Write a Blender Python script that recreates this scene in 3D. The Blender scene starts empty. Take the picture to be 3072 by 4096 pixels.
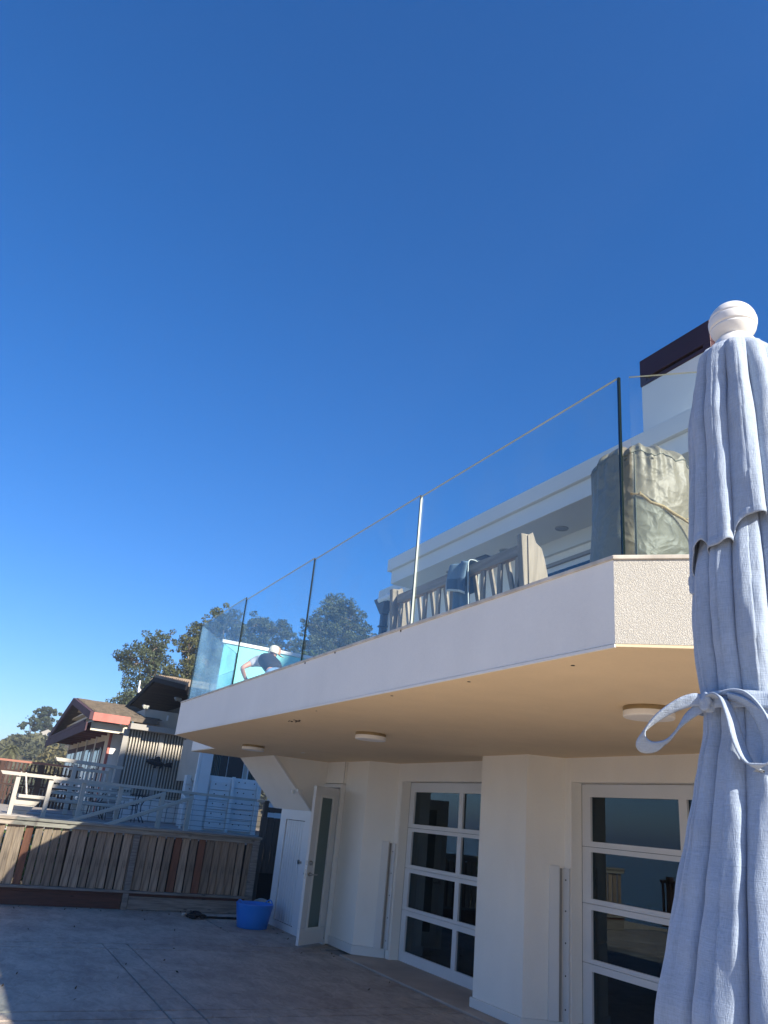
import bpy, bmesh, math, random
import numpy as np
from mathutils import Vector, Matrix, noise as mnoise
R_ = math.radians
random.seed(7)
rng = np.random.default_rng(7)
S = bpy.context.scene
COL = S.collection

# ------------------------------------------------------------------ camera
cam_d = bpy.data.cameras.new('camera')
cam = bpy.data.objects.new('camera', cam_d); COL.objects.link(cam); S.camera = cam
ax = Vector((0.8765, -0.4714, 0.0933)); ay = Vector((-0.2549, -0.2921, 0.9218))
ax.normalize(); ay = (ay - ay.dot(ax) * ax).normalized(); az = ax.cross(ay)
mw = Matrix((ax, ay, az)).transposed().to_4x4(); mw.translation = Vector((0, 0, 1.63))
cam.matrix_world = mw
cam_d.sensor_fit = 'VERTICAL'; cam_d.sensor_height = 24; cam_d.sensor_width = 24
cam_d.lens = 24 * 3044 / 4096
cam_d.clip_start = 0.05; cam_d.clip_end = 12000

# ------------------------------------------------------------------ light
SUN = Vector((0.53, -1.60, 1.0)).normalized()
W = bpy.data.worlds.new('World'); S.world = W; W.use_nodes = True
nt = W.node_tree; nt.nodes.clear()
sky = nt.nodes.new('ShaderNodeTexSky'); sky.sky_type = 'NISHITA'; sky.sun_disc = False
sky.sun_elevation = math.asin(SUN.z); sky.sun_rotation = math.atan2(SUN.x, SUN.y)
sky.air_density = 1.0; sky.dust_density = 0.0; sky.ozone_density = 4.5; sky.altitude = 0
bg = nt.nodes.new('ShaderNodeBackground'); bg.inputs['Strength'].default_value = 0.074
wo = nt.nodes.new('ShaderNodeOutputWorld')
hs = nt.nodes.new('ShaderNodeHueSaturation'); hs.inputs['Saturation'].default_value = 1.33
ti = nt.nodes.new('ShaderNodeMix'); ti.data_type = 'RGBA'; ti.blend_type = 'MULTIPLY'; ti.inputs[0].default_value = 1; ti.inputs[7].default_value = (.84, .945, 1.20, 1)
gm = nt.nodes.new('ShaderNodeGamma'); gm.inputs[1].default_value = .9
nt.links.new(sky.outputs[0], gm.inputs[0]); nt.links.new(gm.outputs[0], hs.inputs['Color']); nt.links.new(hs.outputs[0], ti.inputs[6]); nt.links.new(ti.outputs[2], bg.inputs[0]); nt.links.new(bg.outputs[0], wo.inputs[0])
sd = bpy.data.lights.new('sun', 'SUN'); sd.energy = 4.6; sd.angle = R_(0.55); sd.color = (1.0, 0.91, 0.78)
so = bpy.data.objects.new('sun', sd); COL.objects.link(so)
so.rotation_euler = (-SUN).to_track_quat('-Z', 'Y').to_euler()
S.view_settings.view_transform = 'Standard'; S.view_settings.look = 'None'
S.view_settings.exposure = 1.25; S.view_settings.gamma = 1.0; S.view_settings.use_curve_mapping = False
S.render.engine = 'CYCLES'
S.cycles.max_bounces = 10; S.cycles.diffuse_bounces = 6; S.cycles.glossy_bounces = 4
S.cycles.transparent_max_bounces = 24; S.cycles.volume_bounces = 0

# ------------------------------------------------------------------ materials
def mat(name, col, rough=0.7, var=0.0, vscale=3.0, bump=0.0, bscale=40.0, col2=None, stretch=None,
        spec=0.4, metal=0.0, detail=4.0, bdist=0.01, coords='Object', subsurf=0.0, rnd=0.0):
    m = bpy.data.materials.new(name); m.use_nodes = True
    n = m.node_tree.nodes; l = m.node_tree.links; p = n['Principled BSDF']
    p.inputs['Base Color'].default_value = (*col, 1); p.inputs['Roughness'].default_value = rough
    p.inputs['Specular IOR Level'].default_value = spec; p.inputs['Metallic'].default_value = metal
    tc = n.new('ShaderNodeTexCoord'); mp = n.new('ShaderNodeMapping')
    l.new(tc.outputs[coords], mp.inputs[0])
    if stretch: mp.inputs['Scale'].default_value = stretch
    c_out = None
    if var > 0 or col2:
        t = n.new('ShaderNodeTexNoise'); t.inputs['Scale'].default_value = vscale; t.inputs['Detail'].default_value = detail
        l.new(mp.outputs[0], t.inputs['Vector'])
        r = n.new('ShaderNodeValToRGB'); r.color_ramp.elements[0].position = 0.32; r.color_ramp.elements[1].position = 0.68
        c2 = col2 if col2 else tuple(c * (1 - var) for c in col)
        c1 = col if col2 else tuple(min(1, c * (1 + var)) for c in col)
        r.color_ramp.elements[0].color = (*c2, 1); r.color_ramp.elements[1].color = (*c1, 1)
        l.new(t.outputs['Fac'], r.inputs[0]); c_out = r.outputs[0]
    if rnd > 0:
        oi = n.new('ShaderNodeObjectInfo'); mr = n.new('ShaderNodeMapRange')
        mr.inputs['To Min'].default_value = 1 - rnd; mr.inputs['To Max'].default_value = 1 + rnd
        l.new(oi.outputs['Random'], mr.inputs['Value'])
        mx = n.new('ShaderNodeVectorMath'); mx.operation = 'SCALE'
        if c_out: l.new(c_out, mx.inputs[0])
        else: mx.inputs[0].default_value = col
        l.new(mr.outputs[0], mx.inputs['Scale']); c_out = mx.outputs[0]
    if c_out: l.new(c_out, p.inputs['Base Color'])
    if bump > 0:
        b = n.new('ShaderNodeBump'); b.inputs['Strength'].default_value = bump; b.inputs['Distance'].default_value = bdist
        t2 = n.new('ShaderNodeTexNoise'); t2.inputs['Scale'].default_value = bscale; t2.inputs['Detail'].default_value = 5
        l.new(mp.outputs[0], t2.inputs['Vector']); l.new(t2.outputs['Fac'], b.inputs['Height']); l.new(b.outputs[0], p.inputs['Normal'])
    return m

def wood(name, col, col2, axis='z', rnd=0.25, rough=0.8, scale=6, bump=0.5):
    st = {'z': (7, 7, .6), 'x': (.6, 7, 7), 'y': (7, .6, 7)}[axis]
    m = mat(name, col, rough, col2=col2, vscale=scale, stretch=st, bump=bump, bscale=scale * 3, rnd=rnd, detail=8, bdist=0.004)
    n = m.node_tree.nodes; l = m.node_tree.links                       # knots
    p = n['Principled BSDF']; tc = n['Texture Coordinate']
    v = n.new('ShaderNodeTexVoronoi'); v.inputs['Scale'].default_value = 3.2
    mp = n.new('ShaderNodeMapping'); l.new(tc.outputs['Object'], mp.inputs[0])
    mp.inputs['Scale'].default_value = {'z': (3, 3, 1), 'x': (1, 3, 3), 'y': (3, 1, 3)}[axis]
    l.new(mp.outputs[0], v.inputs['Vector'])
    mr = n.new('ShaderNodeMapRange'); mr.inputs['From Min'].default_value = 0.04; mr.inputs['From Max'].default_value = 0.16
    mr.inputs['To Min'].default_value = 0.3; mr.inputs['To Max'].default_value = 1.0
    l.new(v.outputs['Distance'], mr.inputs['Value'])
    old = p.inputs['Base Color'].links[0].from_socket
    sc = n.new('ShaderNodeVectorMath'); sc.operation = 'SCALE'
    l.new(old, sc.inputs[0]); l.new(mr.outputs[0], sc.inputs['Scale']); l.new(sc.outputs[0], p.inputs['Base Color'])
    return m

M = {}
M['stucco'] = mat('stucco', (.86, .825, .745), .9, var=.035, vscale=1.3, bump=.6, bscale=160, bdist=.003)
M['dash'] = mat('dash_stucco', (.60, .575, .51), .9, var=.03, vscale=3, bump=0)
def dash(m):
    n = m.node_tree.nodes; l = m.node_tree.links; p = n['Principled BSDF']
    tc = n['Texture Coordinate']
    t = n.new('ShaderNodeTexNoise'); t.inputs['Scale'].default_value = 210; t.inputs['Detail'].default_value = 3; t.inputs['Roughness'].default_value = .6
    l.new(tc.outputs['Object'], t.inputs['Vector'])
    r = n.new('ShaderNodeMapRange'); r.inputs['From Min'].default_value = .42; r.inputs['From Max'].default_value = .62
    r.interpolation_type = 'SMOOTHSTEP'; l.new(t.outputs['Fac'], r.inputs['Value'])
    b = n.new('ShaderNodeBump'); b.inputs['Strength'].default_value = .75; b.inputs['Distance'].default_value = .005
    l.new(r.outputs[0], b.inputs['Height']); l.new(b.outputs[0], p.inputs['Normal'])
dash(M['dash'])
def streaks(m, amt=.07):
    n = m.node_tree.nodes; l = m.node_tree.links; p = n['Principled BSDF']; tc = n['Texture Coordinate']
    mp = n.new('ShaderNodeMapping'); mp.inputs['Scale'].default_value = (.7, .7, .22); l.new(tc.outputs['Object'], mp.inputs[0])
    t = n.new('ShaderNodeTexNoise'); t.inputs['Scale'].default_value = 7; t.inputs['Detail'].default_value = 6; l.new(mp.outputs[0], t.inputs['Vector'])
    t3 = n.new('ShaderNodeTexNoise'); t3.inputs['Scale'].default_value = 70; t3.inputs['Detail'].default_value = 2; l.new(tc.outputs['Object'], t3.inputs['Vector'])
    ad = n.new('ShaderNodeMath'); ad.operation = 'ADD'; l.new(t.outputs['Fac'], ad.inputs[0]); l.new(t3.outputs['Fac'], ad.inputs[1])
    mr = n.new('ShaderNodeMapRange'); mr.inputs['From Min'].default_value = .65; mr.inputs['From Max'].default_value = 1.3; mr.inputs['To Min'].default_value = 1 - amt; mr.inputs['To Max'].default_value = 1 + amt * .4
    l.new(ad.outputs[0], mr.inputs['Value']); old = p.inputs['Base Color'].links[0].from_socket
    sc = n.new('ShaderNodeVectorMath'); sc.operation = 'SCALE'; l.new(old, sc.inputs[0]); l.new(mr.outputs[0], sc.inputs['Scale']); l.new(sc.outputs[0], p.inputs['Base Color'])
streaks(M['stucco'], .035)
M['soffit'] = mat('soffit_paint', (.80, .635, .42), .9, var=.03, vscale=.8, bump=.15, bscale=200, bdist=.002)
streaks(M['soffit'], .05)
M['white'] = mat('white_paint', (.72, .71, .68), .55, var=.03, vscale=2.5, bump=.08, bscale=30, rnd=.03)
M['door_white'] = mat('door_paint', (.70, .70, .69), .45, var=.03, vscale=2, bump=.03)
M['trim'] = mat('trim_paint', (.74, .73, .69), .5)
M['roofwhite'] = mat('roof_paint', (.66, .68, .66), .7, var=.03, vscale=1)
M['dark_metal'] = mat('dark_metal', (.03, .028, .035), .4, metal=.6)
M['maroon'] = mat('maroon_metal', (.045, .016, .022), .35, metal=.3, var=.15, vscale=2)
M['black'] = mat('black_void', (.008, .008, .009), .8)
M['steel'] = mat('brushed_steel', (.42, .42, .41), .3, metal=1)
M['joint'] = mat('patio_bed', (.22, .21, .20), .95)
M['slab'] = mat('stamped_concrete', (.48, .42, .35), .7, col2=(.36, .30, .25), vscale=1.1, bump=.0)
def stamped(m):
    n = m.node_tree.nodes; l = m.node_tree.links; p = n['Principled BSDF']; tc = n['Texture Coordinate']
    mp = n.new('ShaderNodeMapping'); mp.inputs['Rotation'].default_value = (0, 0, .25); mp.inputs['Scale'].default_value = (1.1, .55, 1)
    l.new(tc.outputs['Object'], mp.inputs[0])
    t = n.new('ShaderNodeTexNoise'); t.inputs['Scale'].default_value = 9; t.inputs['Detail'].default_value = 10; t.inputs['Distortion'].default_value = 1.2
    t.inputs['Roughness'].default_value = .62
    l.new(mp.outputs[0], t.inputs['Vector'])
    cr = n.new('ShaderNodeMapRange'); cr.inputs['From Min'].default_value = .36; cr.inputs['From Max'].default_value = .60
    cr.inputs['To Min'].default_value = .80; cr.inputs['To Max'].default_value = 1.08; l.new(t.outputs['Fac'], cr.inputs['Value'])  # hollows of the relief darkened in the colour, standing in for shade
    b = n.new('ShaderNodeBump'); b.inputs['Strength'].default_value = 1.0; b.inputs['Distance'].default_value = .022
    l.new(t.outputs['Fac'], b.inputs['Height']); l.new(b.outputs[0], p.inputs['Normal'])
    s = n.new('ShaderNodeTexNoise'); s.inputs['Scale'].default_value = 3.0; s.inputs['Detail'].default_value = 9; s.inputs['Roughness'].default_value = .6
    l.new(mp.outputs[0], s.inputs['Vector'])
    mr = n.new('ShaderNodeMapRange'); mr.inputs['To Min'].default_value = .68; mr.inputs['To Max'].default_value = 1.18
    mr.inputs['From Min'].default_value = .25; mr.inputs['From Max'].default_value = .75
    l.new(s.outputs['Fac'], mr.inputs['Value'])
    old = p.inputs['Base Color'].links[0].from_socket
    mm = n.new('ShaderNodeMath'); mm.operation = 'MULTIPLY'; l.new(mr.outputs[0], mm.inputs[0]); l.new(cr.outputs[0], mm.inputs[1])
    sc = n.new('ShaderNodeVectorMath'); sc.operation = 'SCALE'
    l.new(old, sc.inputs[0]); l.new(mm.outputs[0], sc.inputs['Scale']); l.new(sc.outputs[0], p.inputs['Base Color'])
    p.inputs['Roughness'].default_value = .62
stamped(M['slab'])
M['thresh'] = mat('threshold_concrete', (.42, .36, .30), .8, var=.15, vscale=2, bump=.3, bscale=30)
M['board'] = wood('weathered_cedar', (.40, .28, .19), (.16, .112, .078), 'z', rnd=.32)
M['red_board'] = wood('new_redwood', (.25, .10, .055), (.16, .065, .04), 'z', rnd=.15)
M['rail_wood'] = wood('weathered_rail', (.29, .25, .21), (.16, .13, .11), 'x', rnd=.1)
M['red_rail'] = wood('redwood_kick', (.12, .045, .03), (.07, .03, .022), 'x', rnd=.1)
M['cap_wood'] = wood('silvered_cap', (.32, .28, .225), (.20, .17, .14), 'x', rnd=.08)
M['grey_board'] = wood('grey_gate_board', (.10, .092, .085), (.06, .055, .05), 'z', rnd=.15)
M['deck'] = wood('grey_deck', (.36, .33, .30), (.25, .23, .205), 'x', rnd=.05)
M['rail_paint'] = mat('grey_paint', (.43, .40, .34), .6, var=.06, vscale=4)
M['lagging'] = mat('white_lagging', (.72, .71, .68), .6, var=.05, vscale=1.5, rnd=.05)
M['cream'] = mat('cream_wall', (.62, .57, .46), .8, var=.05, vscale=2)
M['slat'] = mat('taupe_slat', (.46, .42, .35), .7, rnd=.06)
M['slat_back'] = mat('slat_backing', (.15, .14, .115), .9)
M['taupe'] = mat('taupe_trim', (.31, .295, .265), .7)
M['beige'] = mat('beige_stucco', (.46, .42, .35), .9, var=.04, vscale=3)
M['purple'] = mat('plum_trim', (.085, .05, .06), .8, var=.15, vscale=2, spec=.15)
M['red_trim'] = mat('red_trim', (.46, .14, .11), .6, var=.2, vscale=3)
M['rafter'] = mat('red_rafter', (.10, .016, .013), .7)
M['shingle'] = mat('shingle', (.16, .13, .10), .95, col2=(.085, .07, .055), vscale=5, rnd=.1)
M['shingle2'] = mat('shingle_pale', (.30, .235, .17), .95, col2=(.18, .135, .10), vscale=4)
M['soffit_dark'] = wood('dark_soffit_boards', (.12, .09, .055), (.065, .05, .035), 'x', rnd=.2)
M['roof_black'] = mat('black_fascia', (.012, .012, .014), .85, spec=.1)
M['brown'] = wood('brown_rail', (.065, .03, .022), (.035, .018, .014), 'z', rnd=.2)
M['blue_tub'] = mat('blue_plastic', (.02, .21, .66), .35, spec=.5, bump=.05, bscale=20)
M['hose'] = mat('black_rubber', (.006, .006, .006), .5)
M['fabric_int'] = mat('blue_sofa', (.02, .03, .09), .9)
M['wicker'] = mat('wicker', (.28, .19, .09), .8, var=.3, vscale=60)
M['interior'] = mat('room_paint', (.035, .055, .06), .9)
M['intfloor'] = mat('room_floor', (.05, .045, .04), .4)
M['int_pale'] = mat('pale_furniture', (.45, .43, .38), .6)
M['teak'] = wood('silver_teak', (.33, .285, .23), (.21, .18, .14), 'z', rnd=.15, scale=5)
M['teak_y'] = wood('silver_teak_rail', (.33, .285, .23), (.21, .18, .14), 'y', rnd=.05, scale=5)
M['stick'] = mat('driftwood', (.42, .30, .16), .8, var=.25, vscale=12, bump=.4, bscale=30)
M['towel'] = mat('blue_towel', (.13, .20, .27), .95, var=.12, vscale=12, bump=.5, bscale=160, bdist=.002)
M['towel_dark'] = mat('navy_towel_band', (.065, .11, .16), .95, var=.12, vscale=12, bump=.5, bscale=160, bdist=.002)
M['towel_edge'] = mat('pale_towel_edge', (.50, .56, .56), .95)
M['bag_red'] = mat('red_bag', (.75, .12, .06), .6)
M['bag_white'] = mat('white_bag', (.8, .8, .78), .6)
M['teal'] = mat('frosted_teal_glass', (.22, .62, .60), .5)
M['skin'] = mat('skin', (.50, .26, .17), .5)
M['vest'] = mat('black_vest', (.018, .018, .024), .85)
M['tee'] = mat('grey_tee', (.42, .43, .46), .9)
M['jeans'] = mat('blue_jeans', (.16, .26, .42), .9, var=.2, vscale=14)
M['glove'] = mat('white_glove', (.75, .76, .70), .8)
M['cap'] = mat('orange_cap', (.50, .26, .15), .8); M['cap_w'] = mat('cream_cap', (.75, .68, .52), .8)
M['sand'] = mat('sand', (.55, .43, .29), .95, var=.15, vscale=.5, bump=.4, bscale=6)
M['ground'] = mat('dry_ground', (.20, .16, .11), .95, var=.2, vscale=.2)
M['lamp_white'] = mat('lamp_acrylic', (.82, .80, .76), .5)
M['lamp_base'] = mat('lamp_bronze', (.30, .22, .11), .4, metal=.4)
M['finial'] = mat('white_finial', (.70, .695, .68), .5, subsurf=.0)
M['bark'] = mat('pale_bark', (.26, .20, .15), .9, var=.3, vscale=3)
M['bark_d'] = mat('dark_bark', (.08, .06, .045), .9, var=.3, vscale=3)
M['rust'] = mat('bronze_fish', (.028, .030, .032), .5, metal=.5, var=.4, vscale=20)
M['bucket'] = mat('cyan_plastic', (.02, .25, .55), .4)
M['lampglass'] = mat('floodlight_glass', (.45, .47, .42), .2)

def leafmat(name, c1, c2, vs=.6):
    m = mat(name, c1, .6, col2=c2, vscale=vs, spec=.25, detail=5)
    n = m.node_tree.nodes; l = m.node_tree.links; p = n['Principled BSDF']; out = n['Material Output']
    tr = n.new('ShaderNodeBsdfTranslucent'); mx = n.new('ShaderNodeMixShader'); mx.inputs[0].default_value = .28
    l.new(p.inputs['Base Color'].links[0].from_socket, tr.inputs['Color'])
    l.new(p.outputs[0], mx.inputs[1]); l.new(tr.outputs[0], mx.inputs[2]); l.new(mx.outputs[0], out.inputs[0])
    return m
M['euc'] = leafmat('eucalyptus_leaf', (.105, .13, .065), (.034, .054, .033), .45)
M['euc2'] = leafmat('eucalyptus_leaf_olive', (.135, .14, .052), (.043, .06, .027), .45)
M['cyp'] = leafmat('cypress_leaf', (.13, .17, .035), (.035, .065, .018), .5)
M['hillveg'] = leafmat('hillside_scrub', (.15, .145, .07), (.045, .058, .035), .09)
M['hillveg2'] = leafmat('hillside_scrub_yellow', (.25, .21, .09), (.10, .10, .05), .12)
M['palm'] = leafmat('palm_frond', (.20, .20, .10), (.09, .10, .05), 1.)
M['grass'] = leafmat('beach_grass', (.14, .18, .05), (.05, .08, .02), 3.)
M['ivy'] = leafmat('ivy_leaf', (.18, .26, .07), (.06, .11, .03), 5.)

def glass_mat(name, tint, ior=1.5, dust=0.0, dustcol=(.6, .7, .75), gcol=(1, 1, 1)):
    m = bpy.data.materials.new(name); m.use_nodes = True
    n = m.node_tree.nodes; l = m.node_tree.links; n.clear()
    out = n.new('ShaderNodeOutputMaterial'); tr = n.new('ShaderNodeBsdfTransparent'); tr.inputs[0].default_value = (*tint, 1)
    gl = n.new('ShaderNodeBsdfGlossy'); gl.inputs['Roughness'].default_value = 0.01; gl.inputs['Color'].default_value = (*gcol, 1)
    fr = n.new('ShaderNodeFresnel'); fr.inputs['IOR'].default_value = ior
    geo = n.new('ShaderNodeNewGeometry')
    nb_ = n.new('ShaderNodeMath'); nb_.operation = 'SUBTRACT'; nb_.inputs[0].default_value = 1; l.new(geo.outputs['Backfacing'], nb_.inputs[1])
    ff = n.new('ShaderNodeMath'); ff.operation = 'MULTIPLY'; l.new(fr.outputs[0], ff.inputs[0]); l.new(nb_.outputs[0], ff.inputs[1])
    mx = n.new('ShaderNodeMixShader'); l.new(ff.outputs[0], mx.inputs[0]); l.new(tr.outputs[0], mx.inputs[1]); l.new(gl.outputs[0], mx.inputs[2])
    if dust:
        df = n.new('ShaderNodeBsdfDiffuse'); df.inputs[0].default_value = (*dustcol, 1)
        m2 = n.new('ShaderNodeMixShader'); tn = n.new('ShaderNodeTexNoise'); tn.inputs['Scale'].default_value = 2.2; tn.inputs['Detail'].default_value = 8
        tc = n.new('ShaderNodeTexCoord'); l.new(tc.outputs['Object'], tn.inputs['Vector'])
        mr = n.new('ShaderNodeMapRange'); mr.inputs['From Min'].default_value = .3; mr.inputs['From Max'].default_value = .8
        mr.inputs['To Max'].default_value = dust; l.new(tn.outputs['Fac'], mr.inputs['Value'])
        l.new(mr.outputs[0], m2.inputs[0]); l.new(mx.outputs[0], m2.inputs[1]); l.new(df.outputs[0], m2.inputs[2])
        l.new(m2.outputs[0], out.inputs[0])
    else: l.new(mx.outputs[0], out.inputs[0])
    return m
M['rail_glass'] = glass_mat('railing_glass', (.92, .965, .972), 1.5, dust=.06)
M['end_glass'] = glass_mat('reflection_hazed_glass', (.88, .95, .97), 1.5, dust=.26, dustcol=(.42, .62, .78))  # bluish film paints in sky reflection as well as grime
M['glass_edge'] = mat('glass_edge', (.003, .010, .011), .15, spec=.7)
M['glass_edge_top'] = mat('polished_glass_edge', (.55, .58, .50), .25, spec=.6)
M['pane'] = glass_mat('window_glass', (.17, .27, .29), 1.6, gcol=(.66, .86, 1.0))
M['frost'] = mat('frosted_glass', (.10, .155, .15), .3, spec=.5)
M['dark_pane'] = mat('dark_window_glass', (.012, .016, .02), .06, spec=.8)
M['blue_pane'] = mat('far_window_glass', (.25, .32, .38), .05, spec=1.0, metal=.8)

# umbrella cloth: fine woven linen
def cloth():
    m = mat('blue_linen', (.35, .425, .535), .95, var=.05, vscale=14, spec=.1)
    n = m.node_tree.nodes; l = m.node_tree.links; p = n['Principled BSDF']; tc = n['Texture Coordinate']
    p.inputs['Sheen Weight'].default_value = .25; p.inputs['Sheen Roughness'].default_value = .5
    outs = []
    for st in ((1, 1, 14), (14, 14, 1)):
        mp = n.new('ShaderNodeMapping'); mp.inputs['Scale'].default_value = st; l.new(tc.outputs['Object'], mp.inputs[0])
        t = n.new('ShaderNodeTexNoise'); t.inputs['Scale'].default_value = 55; t.inputs['Detail'].default_value = 3
        l.new(mp.outputs[0], t.inputs['Vector']); outs.append(t.outputs['Fac'])
    ad = n.new('ShaderNodeMath'); ad.operation = 'ADD'; l.new(outs[0], ad.inputs[0]); l.new(outs[1], ad.inputs[1])
    b = n.new('ShaderNodeBump'); b.inputs['Strength'].default_value = .55; b.inputs['Distance'].default_value = .0015
    l.new(ad.outputs[0], b.inputs['Height'])
    wn = n.new('ShaderNodeTexNoise'); wn.inputs['Scale'].default_value = 16; wn.inputs['Detail'].default_value = 4; wn.inputs['Distortion'].default_value = 1.0
    mpw = n.new('ShaderNodeMapping'); mpw.inputs['Scale'].default_value = (1, 1, .45); l.new(tc.outputs['Object'], mpw.inputs[0]); l.new(mpw.outputs[0], wn.inputs['Vector'])
    bw = n.new('ShaderNodeBump'); bw.inputs['Strength'].default_value = .3; bw.inputs['Distance'].default_value = .012
    l.new(wn.outputs['Fac'], bw.inputs['Height']); l.new(b.outputs[0], bw.inputs['Normal']); l.new(bw.outputs[0], p.inputs['Normal'])
    mr = n.new('ShaderNodeMapRange'); mr.inputs['From Min'].default_value = .7; mr.inputs['From Max'].default_value = 1.3
    mr.inputs['To Min'].default_value = .86; mr.inputs['To Max'].default_value = 1.12; l.new(ad.outputs[0], mr.inputs['Value'])
    old = p.inputs['Base Color'].links[0].from_socket
    sc = n.new('ShaderNodeVectorMath'); sc.operation = 'SCALE'; l.new(old, sc.inputs[0]); l.new(mr.outputs[0], sc.inputs['Scale'])
    l.new(sc.outputs[0], p.inputs['Base Color'])
    tr = n.new('ShaderNodeBsdfTranslucent'); l.new(sc.outputs[0], tr.inputs[0])
    mx = n.new('ShaderNodeMixShader'); mx.inputs[0].default_value = .05
    l.new(p.outputs[0], mx.inputs[1]); l.new(tr.outputs[0], mx.inputs[2]); l.new(mx.outputs[0], n['Material Output'].inputs[0])
    return m
M['linen'] = cloth(); M['dry_leaf'] = mat('dry_leaf', (.10, .07, .04), .9, rnd=.3)
M['tarp'] = mat('grey_green_tarp', (.185, .17, .125), .50, spec=.35, var=.04, vscale=3)

def crease(m):
    n = m.node_tree.nodes; l = m.node_tree.links; p = n['Principled BSDF']; tc = n['Texture Coordinate']
    nz = n.new('ShaderNodeTexNoise'); nz.inputs['Scale'].default_value = 5; l.new(tc.outputs['Object'], nz.inputs['Vector'])
    ad = n.new('ShaderNodeVectorMath'); ad.operation = 'MULTIPLY_ADD'; ad.inputs[1].default_value = (.22, .22, .22)
    l.new(nz.outputs['Color'], ad.inputs[0]); l.new(tc.outputs['Object'], ad.inputs[2])
    hs_ = []
    for sc_, w_ in ((6, 1.0), (13, .5), (27, .2)):
        v = n.new('ShaderNodeTexVoronoi'); v.feature = 'F1'; v.inputs['Scale'].default_value = sc_; l.new(ad.outputs[0], v.inputs['Vector'])
        q = n.new('ShaderNodeMath'); q.operation = 'MULTIPLY'; q.inputs[1].default_value = w_; l.new(v.outputs['Distance'], q.inputs[0]); hs_.append(q)
    s0 = n.new('ShaderNodeMath'); s0.operation = 'ADD'; l.new(hs_[0].outputs[0], s0.inputs[0]); l.new(hs_[1].outputs[0], s0.inputs[1])
    sm = n.new('ShaderNodeMath'); sm.operation = 'ADD'; l.new(s0.outputs[0], sm.inputs[0]); l.new(hs_[2].outputs[0], sm.inputs[1])
    b = n.new('ShaderNodeBump'); b.inputs['Strength'].default_value = .5; b.inputs['Distance'].default_value = .03
    l.new(sm.outputs[0], b.inputs['Height']); l.new(b.outputs[0], p.inputs['Normal'])
crease(M['tarp'])

# ------------------------------------------------------------------ helpers
def link(o, parent=None):
    COL.objects.link(o)
    if parent is not None: o.parent = parent
    return o
def tag(o, label=None, cat=None, group=None, kind=None):
    if label: o['label'] = label
    if cat: o['category'] = cat
    if group: o['group'] = group
    if kind: o['kind'] = kind
    return o
def empty(name, loc=(0, 0, 0), rz=0, label=None, cat=None, group=None, kind=None):
    o = bpy.data.objects.new(name, None); o.empty_display_size = .1; link(o)
    o.location = loc; o.rotation_euler = (0, 0, rz)
    return tag(o, label, cat, group, kind)
def copy_tree(o, parent=None):
    c = o.copy(); COL.objects.link(c)
    if parent is not None: c.parent = parent
    for ch in [k for k in o.children]: copy_tree(ch, c)
    return c

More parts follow.
